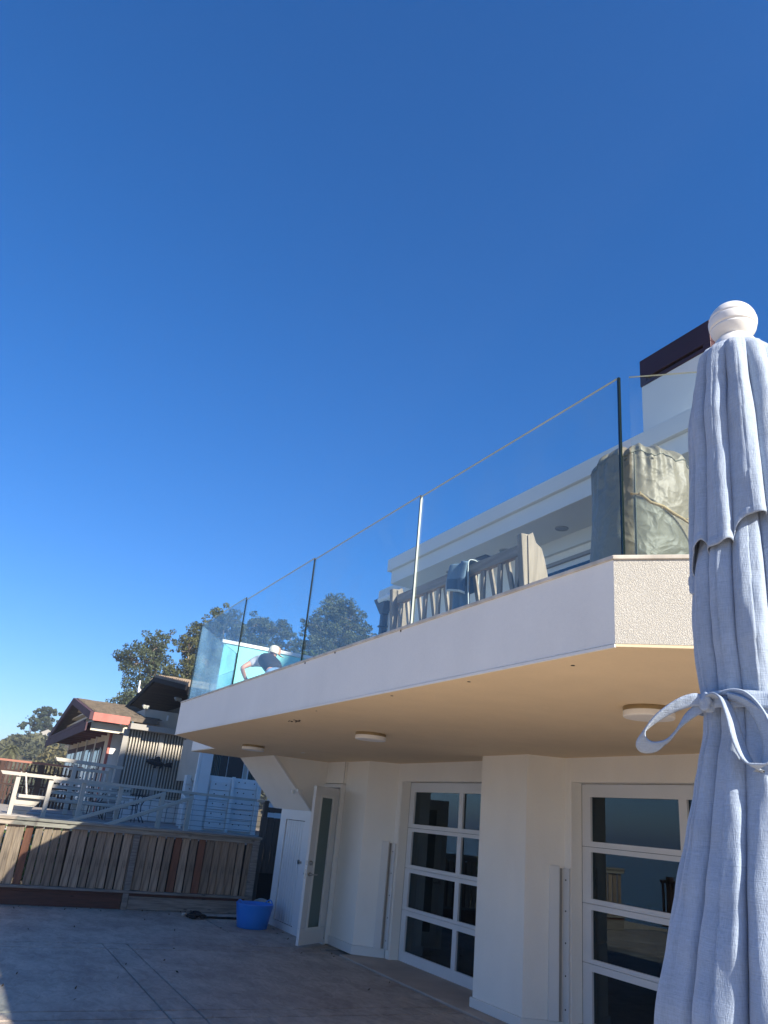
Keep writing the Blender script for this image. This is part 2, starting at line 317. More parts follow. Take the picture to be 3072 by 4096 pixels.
class MB:
    def __init__(s): s.v = []; s.f = []; s.m = []; s.mi = 0
    def add(s, vs, fs, mi=None):
        b = len(s.v); s.v += [tuple(v) for v in vs]; s.f += [tuple(b + i for i in f) for f in fs]
        s.m += [s.mi if mi is None else mi] * len(fs); return s
    def box(s, x0, x1, y0, y1, z0, z1, mi=None):
        x0, x1 = min(x0, x1), max(x0, x1); y0, y1 = min(y0, y1), max(y0, y1); z0, z1 = min(z0, z1), max(z0, z1)
        v = [(x0, y0, z0), (x1, y0, z0), (x1, y1, z0), (x0, y1, z0), (x0, y0, z1), (x1, y0, z1), (x1, y1, z1), (x0, y1, z1)]
        return s.add(v, [(0, 3, 2, 1), (4, 5, 6, 7), (0, 1, 5, 4), (1, 2, 6, 5), (2, 3, 7, 6), (3, 0, 4, 7)], mi)
    def prism(s, poly, z0, z1, mi=None, caps=True):           # poly in xy (ccw)
        n = len(poly)
        a = sum(poly[i][0] * poly[(i + 1) % n][1] - poly[(i + 1) % n][0] * poly[i][1] for i in range(n))
        if a < 0: poly = poly[::-1]
        v = [(p[0], p[1], z0) for p in poly] + [(p[0], p[1], z1) for p in poly]
        f = [(i, (i + 1) % n, n + (i + 1) % n, n + i) for i in range(n)]
        if caps: f += [tuple(range(n - 1, -1, -1)), tuple(range(n, 2 * n))]
        return s.add(v, f, mi)
    def extr(s, poly, axis, a, b, mi=None):                   # poly in the other two axes (x: (y,z)  y: (x,z))
        n = len(poly)
        mk = (lambda p, t: (t, p[0], p[1])) if axis == 'x' else (lambda p, t: (p[0], t, p[1]))
        v = [mk(p, a) for p in poly] + [mk(p, b) for p in poly]
        f = [(i, (i + 1) % n, n + (i + 1) % n, n + i) for i in range(n)] + [tuple(range(n - 1, -1, -1)), tuple(range(n, 2 * n))]
        return s.add(v, f, mi)
    def bar(s, p, q, w, h, up=(0, 0, 1), mi=None):
        p = Vector(p); q = Vector(q); d = (q - p).normalized(); u = Vector(up)
        sd_ = d.cross(u)
        if sd_.length < 1e-4: sd_ = Vector((1, 0, 0))
        sd_.normalize(); u = sd_.cross(d).normalized()
        v = []
        for c in (p, q):
            for a, b in ((-1, -1), (1, -1), (1, 1), (-1, 1)): v.append(c + sd_ * a * w / 2 + u * b * h / 2)
        return s.add(v, [(3, 2, 1, 0), (4, 5, 6, 7), (0, 1, 5, 4), (1, 2, 6, 5), (2, 3, 7, 6), (3, 0, 4, 7)], mi)
    def tube(s, pts, r, n=8, mi=None, cap=True):
        pts = [Vector(p) for p in pts]; rr = r if hasattr(r, '__len__') else [r] * len(pts)
        vs = []; prev = None
        for i, p in enumerate(pts):
            d = (pts[min(i + 1, len(pts) - 1)] - pts[max(i - 1, 0)]).normalized()
            a = d.cross(Vector((0, 0, 1)) if prev is None else prev.cross(d)) if prev is None else (prev - d * prev.dot(d))
            if a.length < 1e-5: a = d.cross(Vector((1, 0, 0)))
            a.normalize(); prev = a; b = d.cross(a)
            for k in range(n):
                t = 2 * math.pi * k / n; vs.append(p + (a * math.cos(t) + b * math.sin(t)) * rr[i])
        fs = []
        for i in range(len(pts) - 1):
            for k in range(n):
                fs.append((i * n + k, i * n + (k + 1) % n, (i + 1) * n + (k + 1) % n, (i + 1) * n + k))
        if cap: fs += [tuple(range(n - 1, -1, -1)), tuple((len(pts) - 1) * n + k for k in range(n))]
        return s.add(vs, fs, mi)
    def lathe(s, prof, c=(0, 0, 0), n=32, mi=None):
        vs = []; fs = []
        for r, z in prof:
            for k in range(n):
                t = 2 * math.pi * k / n; vs.append((c[0] + r * math.cos(t), c[1] + r * math.sin(t), c[2] + z))
        for i in range(len(prof) - 1):
            for k in range(n): fs.append((i * n + k, i * n + (k + 1) % n, (i + 1) * n + (k + 1) % n, (i + 1) * n + k))
        return s.add(vs, fs, mi)
    def build(s, name, mats, parent=None, smooth=False, bevel=0, segs=2, label=None, kind=None, origin=None):
        me = bpy.data.meshes.new(name)
        vs = s.v if origin is None else [(v[0] - origin[0], v[1] - origin[1], v[2] - origin[2]) for v in s.v]
        me.from_pydata(vs, [], s.f)
        for m_ in (mats if isinstance(mats, (list, tuple)) else [mats]): me.materials.append(m_)
        if any(s.m): me.polygons.foreach_set('material_index', s.m)
        me.update()
        if smooth: me.polygons.foreach_set('use_smooth', [True] * len(me.polygons))
        o = bpy.data.objects.new(name, me); link(o, parent)
        if origin is not None: o.location = origin
        if bevel:
            b = o.modifiers.new('bevel', 'BEVEL'); b.width = bevel; b.segments = segs; b.limit_method = 'ANGLE'; b.angle_limit = R_(40)
        if label: o['label'] = label
        if kind: o['kind'] = kind
        return o
def clean(o):
    bm = bmesh.new(); bm.from_mesh(o.data); bmesh.ops.recalc_face_normals(bm, faces=bm.faces); bm.to_mesh(o.data); bm.free(); return o
def inst(src, name, parent, loc=None, rot=None, scale=None, matl=None):
    o = bpy.data.objects.new(name, src.data); link(o, parent)
    for md in src.modifiers:
        if md.type == 'BEVEL':
            b = o.modifiers.new('bevel', 'BEVEL'); b.width = md.width; b.segments = md.segments; b.limit_method = 'ANGLE'; b.angle_limit = md.angle_limit
    if loc is not None: o.location = loc
    if rot is not None: o.rotation_euler = rot
    if scale is not None: o.scale = scale
    return o
def override(o, m_):
    o.material_slots[0].link = 'OBJECT'; o.material_slots[0].material = m_

def leaves(name, centers, size, mats, parent=None, smoothn=None, asp=.55, kind=None, seed=1, droop=0.0):
    r = np.random.default_rng(seed); N = len(centers)
    c = np.asarray(centers, float)
    a = r.normal(size=(N, 3)); a[:, 2] -= droop; a /= np.linalg.norm(a, axis=1)[:, None]
    b = r.normal(size=(N, 3)); b -= (b * a).sum(1)[:, None] * a; b /= np.linalg.norm(b, axis=1)[:, None]
    s = size * r.uniform(.6, 1.4, N)[:, None]
    v = np.stack([c - a * s, c + b * s * asp, c + a * s, c - b * s * asp], 1).reshape(-1, 3)
    me = bpy.data.meshes.new(name); me.vertices.add(4 * N); me.vertices.foreach_set('co', v.ravel())
    me.loops.add(4 * N); me.loops.foreach_set('vertex_index', np.arange(4 * N)); me.polygons.add(N)
    me.polygons.foreach_set('loop_start', np.arange(N) * 4)
    for m_ in (mats if isinstance(mats, (list, tuple)) else [mats]): me.materials.append(m_)
    if isinstance(mats, (list, tuple)) and len(mats) > 1: me.polygons.foreach_set('material_index', r.integers(0, len(mats), N))
    me.update(calc_edges=True); me.validate()
    o = bpy.data.objects.new(name, me); link(o, parent)
    if kind: o['kind'] = kind
    return o

# ------------------------------------------------------------------ ground, sea, hills
M['bounce_slab'] = mat('bounce_concrete', (.58, .48, .37), .85, var=.08, vscale=1.5, bump=.2, bscale=20)  # unseen slabs near the camera, made paler to bounce more light
patio = MB().box(-3.2, 5.7, -8, 14.0, -.4, -.014).build('patio', M['joint']); tag(patio, kind='structure')
def slab(x0, x1, y0, y1, m_=None):
    cx, cy = (x0 + x1) / 2, (y0 + y1) / 2; g = .009
    o = MB().box(x0 + g, x1 - g, y0 + g * 1.7, y1 - g * 1.7, -.05, 0).build('slab', m_ or (M['bounce_slab'] if y1 <= 4.4 else M['slab']), patio, bevel=.006, origin=None)
    return o
ys = [(-8, -2.2), (-2.2, 1.9), (1.9, 2.2), (2.2, 4.4), (4.4, 7.18), (7.18, 7.44), (7.44, 10.24), (10.24, 10.58)]
for y0, y1 in ys:
    slab(-3.2, -.6, y0, y1); slab(-.6, 2.05, y0, y1); slab(2.05, 2.34, y0, y1); slab(2.34, 4.93, y0, y1)
slab(-3.2, 3.97, 10.58, 13.72); slab(3.97, 5.2, 10.58, 13.72)
MB().box(4.945, 5.68, -8, 10.1, -.05, .012).build('threshold', M['thresh'], patio, bevel=.01)

g = MB().add([(-3, -3000, -.45), (4000, -3000, -.45), (4000, 4000, -.45), (-3, 4000, -.45)], [(0, 1, 2, 3)]).build('ground', M['ground']); tag(g, kind='structure')
vs = []; fs = []
xs = [-3, -8, -14, -22, -30, -45]; zs = [-.5, -1.0, -1.4, -2.2, -3.0, -4.2]
yy = list(range(-300, 401, 20))
for j, y in enumerate(yy):
    for x, z in zip(xs, zs): vs.append((x - (0.0 if x == -3 else 1.5 * math.sin(y * .05)), y, z))
for j in range(len(yy) - 1):
    for i in range(5): a = j * 6 + i; fs.append((a, a + 1, a + 7, a + 6))
o = MB().add(vs, fs).build('beach', M['sand'], smooth=True); tag(clean(o), kind='structure')
M['sea'] = mat('sea', (.03, .09, .13), .12, spec=.5, bump=.6, bscale=.5, bdist=.4)
o = MB().add([(-28, -2500, -3.05), (-4000, -2500, -3.05), (-4000, 4000, -3.05), (-28, 4000, -3.05)], [(0, 3, 2, 1)]).build('sea', M['sea']); tag(o, kind='structure')

def fbm(x, y, s, seed=0.0):
    return mnoise.fractal(Vector((x * s, y * s, seed)), 1.0, 2.0, 4)
# wooded hill to the north, fading into haze
def hillz(x, y):
    # ridge line height at a distance, higher inland
    d = max(0.0, min(1.0, (x + 2 - (y - 150) * .02) / 10.0))
    h = 8.6 * (d ** .6) + max(0, x - 8) * .28
    h = min(h, 22) * max(0, min(1, (y - 92) / 50)) 
    return -1 + h + 1.3 * fbm(x, y, .08, 3)
nx, ny = 46, 34; vs = []; fs = []
for j in range(ny):
    for i in range(nx):
        x = -6 + i * 3.2; y = 90 + j * 5; vs.append((x, y, hillz(x, y) - (.8 if x < 0 else 0)))
for j in range(ny - 1):
    for i in range(nx - 1): a = j * nx + i; fs.append((a, a + 1, a + nx + 1, a + nx))
hill = MB().add(vs, fs).build('hill', mat('hill_soil', (.09, .075, .045), .95, var=.2, vscale=.3), smooth=True); tag(hill, kind='structure')
pts = []
r_ = np.random.default_rng(5)
for k in range(520):
    x = r_.uniform(-4, 60); y = r_.uniform(96, 190)
    if hillz(x, y) < .3: continue
    rad = r_.uniform(1.0, 2.6); n = int(90 * rad)
    u = r_.normal(size=(n, 3)); u /= np.linalg.norm(u, axis=1)[:, None]; u *= (r_.uniform(.75, 1.05, n)[:, None] * rad); u[:, 2] = np.abs(u[:, 2]) * .8
    pts.append(u + np.array([x, y, hillz(x, y) - .3]))
scr = leaves('hillside_scrub', np.concatenate(pts), .42, M['hillveg'], kind='stuff', seed=3)

# lighter yellow-green shrubs at the foot of the hill
pts = []
for k in range(26):
    x = r_.uniform(9.2, 14.5); y = r_.uniform(100, 112); rad = r_.uniform(1.2, 2.2)
    u = r_.normal(size=(170, 3)); u /= np.linalg.norm(u, axis=1)[:, None]; u *= rad * r_.uniform(.7, 1.05, 170)[:, None]
    pts.append(u + np.array([x, y, r_.uniform(2.5, 5.0)]))
leaves('olive_shrubs', np.concatenate(pts), .36, M['hillveg2'], kind='stuff', seed=4)

# ------------------------------------------------------------------ trees
def tree(name, label, cat, base, lobes, trunk_r, leafm, barkm, lsize, dens, seed, group=None, shell=.6, droop=.6):
    root = empty(name, base, 0, label, cat, group)
    r = np.random.default_rng(seed); b = Vector(base)
    mb = MB(); top = max(l[2] for l in lobes)
    main = [Vector((0, 0, 0))]
    cx = np.mean([l[0] for l in lobes]); cy = np.mean([l[1] for l in lobes]); hz = max(l[2] for l in lobes) * .8
    for i in range(1, 6): main.append(Vector((cx * i / 5 + r.normal() * .15, cy * i / 5 + r.normal() * .15, hz * i / 5)))
    mb.tube(main, [trunk_r * (1 - .16 * i) for i in range(6)], 8)
    pts = []
    for (lx, ly, lz, rx, rz) in lobes:
        t = min(.8, max(.2, (lz / top) * .75)); p0 = main[0].lerp(main[-1], t)
        tip = Vector((lx, ly, lz)); mid = p0.lerp(tip, .5) + Vector((0, 0, -.25 * rz))
        mb.tube([p0, mid, tip], [trunk_r * .42, trunk_r * .28, trunk_r * .1], 6)
        nc = max(12, int(20 * rx * rz))
        cl = r.normal(size=(nc, 3)); cl /= np.linalg.norm(cl, axis=1)[:, None]
        cl *= (r.uniform(.1, 1.25, nc) ** .5)[:, None] * np.array([rx, rx, rz])
        cl += np.array([lx, ly, lz])
        for k in range(0, nc, 4):
            mb.tube([tip, Vector(cl[k])], [trunk_r * .12, trunk_r * .03], 4)
        for c in cl:
            cr = r.uniform(.25, .95) ** 1.2 * min(rx, 2.) * .40; n = 6 + int(dens * cr * cr * 34)
            q = r.normal(size=(n, 3)); q /= np.linalg.norm(q, axis=1)[:, None]; q *= (r.uniform(.2, 1, n) ** .4)[:, None] * cr
            q[:, 2] *= .75; pts.append(q + c)
    mb.build('trunk', barkm, root, smooth=True)
    leaves('crown', np.concatenate(pts), lsize, leafm, root, seed=seed, droop=droop)
    return root
# eucalyptus grove behind the houses (left of the glass)
tree('eucalyptus_tree', 'tall grey green eucalyptus rising left of the glass balcony above the dark roof', 'tree', (13.2, 70, 2),
     [(-1.4, 0, 10.6, 1.9, 1.5), (-.2, 0, 12.2, 1.7, 1.4), (.6, .5, 13.1, 1.1, .9), (.3, 0, 9.6, 1.6, 1.5), (-.9, 0, 8.4, 1.5, 1.6),
      (-1.8, 0, 6.6, 1.5, 1.4), (.4, 0, 6.9, 1.8, 1.5), (1.6, 0, 8.6, 1.4, 1.3), (-1.9, 0, 4.6, 1.1, 1.4), (-.1, 0, 4.6, 1.9, 1.6)],
     .32, M['euc'], M['bark'], .10, 9, 11, 'trees behind the houses')
tree('eucalyptus_tree', 'olive tinted eucalyptus touching the left edge of the glass balcony', 'tree', (16.4, 69, 2),
     [(.6, 0, 14.2, 1.6, 1.2), (-.7, 0, 12.2, 1.5, 1.2), (1.0, 0, 11.8, 1.8, 1.5), (-.3, 0, 10.2, 1.8, 1.3), (.8, 0, 8.8, 2.0, 1.7), (-1.0, 0, 7.6, 1.5, 1.2), (.4, 0, 6.0, 2.2, 1.8)],
     .34, M['euc2'], M['bark'], .10, 10, 12, 'trees behind the houses')
tree('cypress_tree', 'bright green cypress low behind the dark roof at the glass edge', 'tree', (14.6, 62, 2),
     [(0, 0, 6.9, 1.9, .55), (1.3, 0, 7.9, 1.7, .55), (-.6, 0, 5.9, 1.9, .6), (1.2, 0, 6.1, 2.2, .8), (-3.2, 0, 5.3, .9, .5)],
     .3, M['cyp'], M['bark_d'], .15, 14, 13, 'trees behind the houses', droop=-.2)
tree('eucalyptus_tree', 'wide eucalyptus seen hazily through the far left glass panels', 'tree', (19.6, 70, 2),
     [(-1.0, 0, 15.9, 1.6, 1.3), (-2.6, 0, 13.6, 1.7, 1.6), (.3, 0, 14.2, 1.9, 1.7), (2.1, 0, 16.0, 1.4, 1.3), (2.6, 0, 13.6, 1.9, 1.7),
      (-1.2, 0, 11.2, 2.1, 1.8), (1.4, 0, 11.2, 2.1, 1.8), (-2.2, 0, 8.4, 2.0, 1.8), (.4, 0, 8.0, 2.2, 1.8), (2.8, 0, 9.6, 2.0, 1.8)],
     .42, M['euc'], M['bark'], .10, 11, 14, 'trees behind the houses')
tree('eucalyptus_tree', 'broad eucalyptus behind the bending person on the balcony', 'tree', (23.9, 70, 2),
     [(-1.4, 0, 15.6, 1.5, 1.3), (.4, 0, 16.0, 1.5, 1.0), (1.2, 0, 14.2, 1.5, 1.6), (-1.0, 0, 13.2, 1.9, 1.6), (.9, 0, 12.0, 1.8, 1.4), (-1.6, 0, 10.6, 2.0, 1.6), (.9, 0, 10.0, 2.0, 1.6)],
     .38, M['euc'], M['bark'], .10, 11, 15, 'trees behind the houses')
tree('eucalyptus_tree', 'round crowned eucalyptus standing alone behind the middle glass panels', 'tree', (30.6, 70, 4),
     [(-.8, 0, 17.2, 1.9, 1.5), (.8, 0, 16.6, 1.8, 1.4), (-2.2, 0, 15.2, 1.8, 1.4), (2.3, 0, 15.0, 1.7, 1.3), (-.2, 0, 14.8, 2.2, 1.5),
      (3.1, 0, 13.8, 1.3, 1.0), (-2.8, 0, 13.2, 1.6, 1.3), (-.8, 0, 12.6, 2.0, 1.4), (1.5, 0, 12.8, 1.8, 1.3), (.2, 0, 11, 2.2, 1.4)],
     .42, M['euc'], M['bark'], .10, 10, 16, 'trees behind the houses')
tree('cypress_tree', 'sparse branched cypress between the person and the lone round tree', 'tree', (25.9, 66, 3),
     [(.2, 0, 12.4, .9, .25), (-.4, 0, 11.7, .9, .25), (.9, 0, 11.5, 1.0, .3), (-.9, 0, 10.9, 1.0, .3), (.8, 0, 10.6, 1.3, .35), (1.9, 0, 11.2, .9, .25), (-.2, 0, 9.9, 1.5, .4)],
     .16, M['cyp'], M['bark_d'], .15, 9, 17, 'trees behind the houses', droop=-.2)
# hilltop trees, far left
tree('eucalyptus_tree', 'open branched eucalyptus on the hill at the far left', 'tree', (9.2, 146, 8.0),
     [(-.1, 0, 3.4, 1.0, .7), (-1.3, 0, 2.9, .8, .55), (.6, 0, 5.2, 1.1, .9), (-.3, 0, 4.6, .7, .6), (1.0, 0, 3.4, 1.2, .9), (.1, 0, 1.8, .8, .5)],
     .14, M['euc'], M['bark_d'], .13, 16, 18, 'hilltop trees')
tree('eucalyptus_tree', 'fuller dark eucalyptus just right of the open one on the hill', 'tree', (11.6, 146, 8.0),
     [(-.7, 0, 5.7, 1.3, .9), (.6, 0, 5.6, 1.2, .9), (.7, 0, 4.3, 1.1, .8), (-.6, 0, 4.0, 1.5, 1.0), (.4, 0, 2.7, 1.8, .9), (1.6, 0, 2.9, 1.1, .5)],
     .2, M['euc'], M['bark_d'], .13, 22, 19, 'hilltop trees')
tree('cypress_tree', 'small flat topped cypress beside the plum coloured gable', 'tree', (14.1, 140, 8.5),
     [(0, 0, 4.2, .7, .3), (.3, 0, 3.3, 1.1, .4), (0, 0, 2.2, 1.4, .8)], .12, M['cyp'], M['bark_d'], .14, 20, 20, 'hilltop trees', droop=-.2)

# palm
palm = empty('palm_tree', (4.06, 80, .5), 0, 'drooping fan of a palm tree at the far left above the brown railing', 'palm tree')
MB().tube([(0, 0, 0), (.05, 0, 2.2), (0, 0, 4.1)], [.3, .26, .24], 10).build('trunk', M['bark_d'], palm, smooth=True)
for k in range(34):
    th = k * 2.399; el = R_(75 - 120 * (k / 34.0)); L = random.uniform(1.15, 1.45)
    d = Vector((math.cos(th) * math.cos(el), math.sin(th) * math.cos(el), math.sin(el))); P = []
    for i in range(9):
        t = i / 8; P.append(Vector((0, 0, 4.1)) + d * L * t + Vector((0, 0, -.75 * t * t * L)))
    mb = MB(); up = Vector((0, 0, 1))
    for i in range(8):
        a, b = P[i], P[i + 1]; tdir = (b - a).normalized(); sdv = tdir.cross(up).normalized()
        for sgn in (-1, 1):
            for q in (0.15, .5, .85):
                c = a.lerp(b, q); ln = .30 * math.sin(math.pi * min(1, .25 + i / 9)) + .06
                tip = c + sdv * sgn * ln + tdir * .14 - up * .10
                mb.add([c - tdir * .022, c + tdir * .022, tip], [(0, 1, 2)])
    mb.tube(P, [.018 * (1 - .09 * i) for i in range(9)], 4)
    mb.build('frond', M['palm'], palm)

# hill house with white gable on the ridge
hh = empty('hill_house', (12.0, 142, 8.2), 0, 'small white trimmed house half hidden among trees on the hill', 'house')
MB().box(-1.6, 1.2, 0, 3, 0, 1.6).build('wall', M['beige'], hh)
MB().extr([(-1.9, 1.55), (1.5, 1.55), (-.2, 2.5)], 'y', -.3, 3.3).build('roof', M['taupe'], hh)
MB().bar((-1.95, -.35, 1.5), (1.55, -.35, 1.5), .12, .14).build('fascia', M['white'], hh)
MB().box(-.9, -.3, -.04, 0, .5, 1.2).box(.1, .7, -.04, 0, .5, 1.2).build('window', M['dark_pane'], hh)

# unseen hill and house shapes, added only to throw shade on the neighbours
bl = MB().prism([(11.3, -4), (60, -4), (60, -60), (14, -60), (12, -20)], -.5, 17.4).build('shade_blocker', mat('blocker_scrub', (.12, .10, .055), .95, col2=(.05, .06, .03), vscale=.8, bump=.8, bscale=2, bdist=.3)); tag(bl, kind='structure')
bh = empty('shade_caster', (14.5, -6, 17.4), 0, 'unseen added shape that throws shade on the neighbouring houses', 'house')
MB().extr([(-4.0, -.1), (-2.0, 3.2), (.4, 5.05), (12, 5.05), (12, -.1)], 'y', 2, .2).build('wall', M['beige'], bh)

# ------------------------------------------------------------------ the beach house
SZ = 2.42
house = empty('beach_house', (5.3, 6, 0), 0, 'cream stucco beach house with garage doors below a deep cantilevered balcony', 'house')
def hp(mb, name, m_, **k):
    o = mb.build(name, m_, house, **k); o.location = o.location - Vector((5.3, 6, 0)); return o
balc = [(2.35, 2.42), (2.35, 10.2), (3.34, 11.72), (3.34, 13.13), (5.64, 13.13), (5.64, -.45), (5.22, -.45)]
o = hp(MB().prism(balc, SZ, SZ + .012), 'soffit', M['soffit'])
inner = [(2.47, 2.47), (2.47, 10.16), (3.46, 11.68), (3.46, 13.03), (5.64, 13.03), (5.64, -.33), (5.27, -.33)]
hp(MB().prism(inner, SZ + .016, 2.60), 'balcony_floor', M['thresh'])
def fascia(a, b, m_, name='fascia', z0=SZ + .002, z1=2.82, t=.12):
    a = Vector((*a, 0)); b = Vector((*b, 0)); d = (b - a).normalized(); nrm = Vector((-d.y, d.x, 0))
    a2 = a - nrm * -t; b2 = b - nrm * -t
    return hp(MB().prism([(a.x, a.y), (b.x, b.y), (b2.x, b2.y), (a2.x, a2.y)], z0, z1), name, m_)
def strip_in(path, z0, z1, t, name, m_, off=0.0, bevel=0):
    # closed-ish wall strip following a path, offset inwards (to the right of travel)
    P = [Vector((p[0], p[1])) for p in path]; n = len(P); outr = []; inr = []
    for i in range(n):
        d1 = (P[i] - P[i - 1]).normalized() if i > 0 else (P[1] - P[0]).normalized()
        d2 = (P[i + 1] - P[i]).normalized() if i < n - 1 else d1
        n1 = Vector((d1.y, -d1.x)); n2 = Vector((d2.y, -d2.x)); m2 = (n1 + n2); m2 = m2 / max(.2, m2.dot(n1))
        outr.append(P[i] + m2 * off); inr.append(P[i] + m2 * (off + t))
    mb = MB()
    for i in range(n - 1):
        q = [outr[i], outr[i + 1], inr[i + 1], inr[i]]
        mb.prism([(p.x, p.y) for p in q], z0, z1, caps=True)
    return mb
path = [(5.22, -.45), (2.35, 2.42), (2.35, 10.2), (3.34, 11.72), (3.34, 13.13)]
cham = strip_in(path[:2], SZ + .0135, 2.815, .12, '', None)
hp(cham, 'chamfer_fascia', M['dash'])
hp(strip_in(path[1:], SZ + .0135, 2.815, .12, '', None), 'fascia', M['stucco'])
hp(strip_in(path, 2.8155, 2.835, .15, '', None, off=-.008), 'coping', mat('coping', (.58, .53, .45), .85, var=.2, vscale=9), bevel=.003)
hp(strip_in(path[1:4], SZ - .003, SZ + .0105, .012, '', None, off=-.004), 'drip_edge', M['stucco'])
# upper storey -----------------------------------------------------
hp(MB().box(5.65, 11, -3, 11.2, 2.60, 5.10), 'upper_wall', M['stucco'])
hp(MB().box(5.03, 11.5, -3, 9.80, 4.95, 5.15), 'roof_fascia', M['roofwhite'], bevel=.006)
hp(MB().box(4.985, 11.6, -3, 9.87, 5.152, 5.34), 'roof_edge', M['roofwhite'], bevel=.006)
hp(MB().box(5.60, 11.5, 9.875, 11.32, 5.102, 5.29), 'lower_roof', M['roofwhite'], bevel=.006)
hp(MB().box(5.60, 5.648, 2.2, 7.1, 4.78, 4.946), 'header_band', M['roofwhite'])
sl = hp(MB().box(5.62, 5.648, 3.4, 6.98, 2.6, 4.62), 'sliding_door', M['trim'])
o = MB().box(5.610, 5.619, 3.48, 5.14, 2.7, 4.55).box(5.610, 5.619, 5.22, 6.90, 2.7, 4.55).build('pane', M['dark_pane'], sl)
hp(MB().box(5.585, 5.62, 3.0, 7.02, 4.62, 4.66), 'door_head', M['taupe'])
for i, (x, y) in enumerate([(5.39, 8.67), (5.40, 7.44), (5.42, 6.39)]):
    d = hp(MB().lathe([(.0, 0), (.055, 0), (.075, -.008), (.08, .004)], (x, y, 4.949), 20), 'downlight', mat('downlight%d' % i, (.25, .26, .25), .4) if i == 0 else bpy.data.materials['downlight0'])
hp(MB().prism([(5.28, 7.94), (5.3, 7.72), (5.49, 7.75), (5.46, 7.97)], 4.940, 4.948), 'access_hatch', mat('hatch', (.03, .05, .09), .4))
ch = hp(MB().box(5.3, 6.6, 4.12, 4.995, 5.34, 6.10), 'chimney', M['roofwhite'])
cp = MB(); cp.box(5.29, 6.61, 4.11, 5.005, 6.18, 6.42); cp.box(5.29, 6.61, 4.11, 4.20, 6.102, 6.18); cp.box(5.29, 6.61, 4.92, 5.005, 6.102, 6.18)
cp.box(5.36, 6.5, 4.2, 4.92, 6.102, 6.12); cp.box(5.29, 5.36, 4.2, 4.92, 6.102, 6.145)
hp(cp, 'chimney_cap', M['maroon'], bevel=.004)
# downpipe with a scupper head and rolled sun shade on the far upper wall
dp = MB(); dp.add([(5.47, 10.80, 5.08), (5.47, 11.22, 5.08), (5.645, 11.22, 5.08), (5.645, 10.80, 5.08), (5.53, 10.98, 4.82), (5.53, 11.07, 4.82), (5.645, 11.07, 4.82), (5.645, 10.98, 4.82)],
    [(3, 2, 1, 0), (4, 5, 6, 7), (0, 1, 5, 4), (1, 2, 6, 5), (2, 3, 7, 6), (3, 0, 4, 7)])
dp.box(5.54, 5.64, 10.98, 11.07, 2.6, 4.815); dp.box(5.52, 5.65, 10.96, 11.09, 4.60, 4.63)
hp(dp, 'downpipe', mat('downpipe', (.03, .035, .06), .5), bevel=.004)
hp(MB().tube([(5.50, 9.9, 5.045), (5.50, 11.05, 5.045)], .045, 16).box(5.46, 5.64, 10.72, 10.76, 4.99, 5.1), 'rolled_shade', M['bag_white'], smooth=False)

# ground floor walls -------------------------------------------------
wl = MB()
wl.prism([(5.14, 10.14), (5.14, 10.85), (5.40, 10.85), (5.55, 10.0), (5.50, 9.90)], 0.12, SZ)      # wall left of the garage
wl.prism([(5.50, 9.90), (5.56, 10.0), (5.64, 9.98), (5.64, 9.79), (5.515, 9.79), (5.50, 9.80)], 0, SZ)   # jamb
wl.box(5.55, 5.72, 7.05, 9.785, 2.185, SZ)
wl.box(5.502, 5.549, 7.05, 9.797, 2.185, SZ)
wl.prism([(5.14, 6.57), (5.14, 7.37), (5.60, 7.37), (5.60, 7.25), (5.64, 7.25), (5.64, 6.32), (5.51, 6.32), (5.50, 6.33), (5.50, 6.41)], .10, SZ)
wl.box(5.55, 5.72, 3.6, 6.315, 2.185, SZ); wl.box(5.502, 5.549, 3.6, 6.325, 2.185, SZ)
wl.prism([(5.14, 2.9), (5.14, 3.35), (5.5, 3.55), (5.64, 3.55), (5.64, 2.9)], 0, SZ)
wl.box(5.14, 5.7, -2.5, 2.9, 0, SZ)
hp(wl, 'wall', M['stucco'])
bs = MB(); bs2 = MB()
bs.prism([(5.118, 10.12), (5.118, 10.85), (5.2, 10.85), (5.5, 10.0), (5.488, 9.88)], .012, .118)
bs2.prism([(5.118, 6.56), (5.118, 7.39), (5.6, 7.39), (5.6, 6.33), (5.49, 6.33), (5.48, 6.40)], .012, .098)
hp(bs, 'plinth', M['trim'], bevel=.004); hp(bs2, 'plinth', M['trim'], bevel=.004)
# door wall with opening
dw = MB(); dw.box(5.10, 5.2, 10.85, 12.0, 2.11, SZ); dw.box(5.10, 5.2, 11.56, 12.0, 0, 2.108)
hp(dw, 'door_wall', M['stucco'])
fr = MB(); fr.box(5.075, 5.22, 10.86, 10.90, .0, 2.10); fr.box(5.075, 5.22, 11.52, 11.56, 0, 2.10); fr.box(5.075, 5.22, 10.901, 11.519, 2.05, 2.10)
fr.box(5.06, 5.22, 10.86, 11.56, .0, .02)
hp(fr, 'door_frame', M['trim'], bevel=.003)
hp(MB().box(5.2, 7.0, 10.5, 12.0, .0, .01).box(6.9, 7, 10.5, 12, 0, 2.4).box(5.2, 7, 11.9, 12, 0, 2.4), 'back_room', M['interior'])
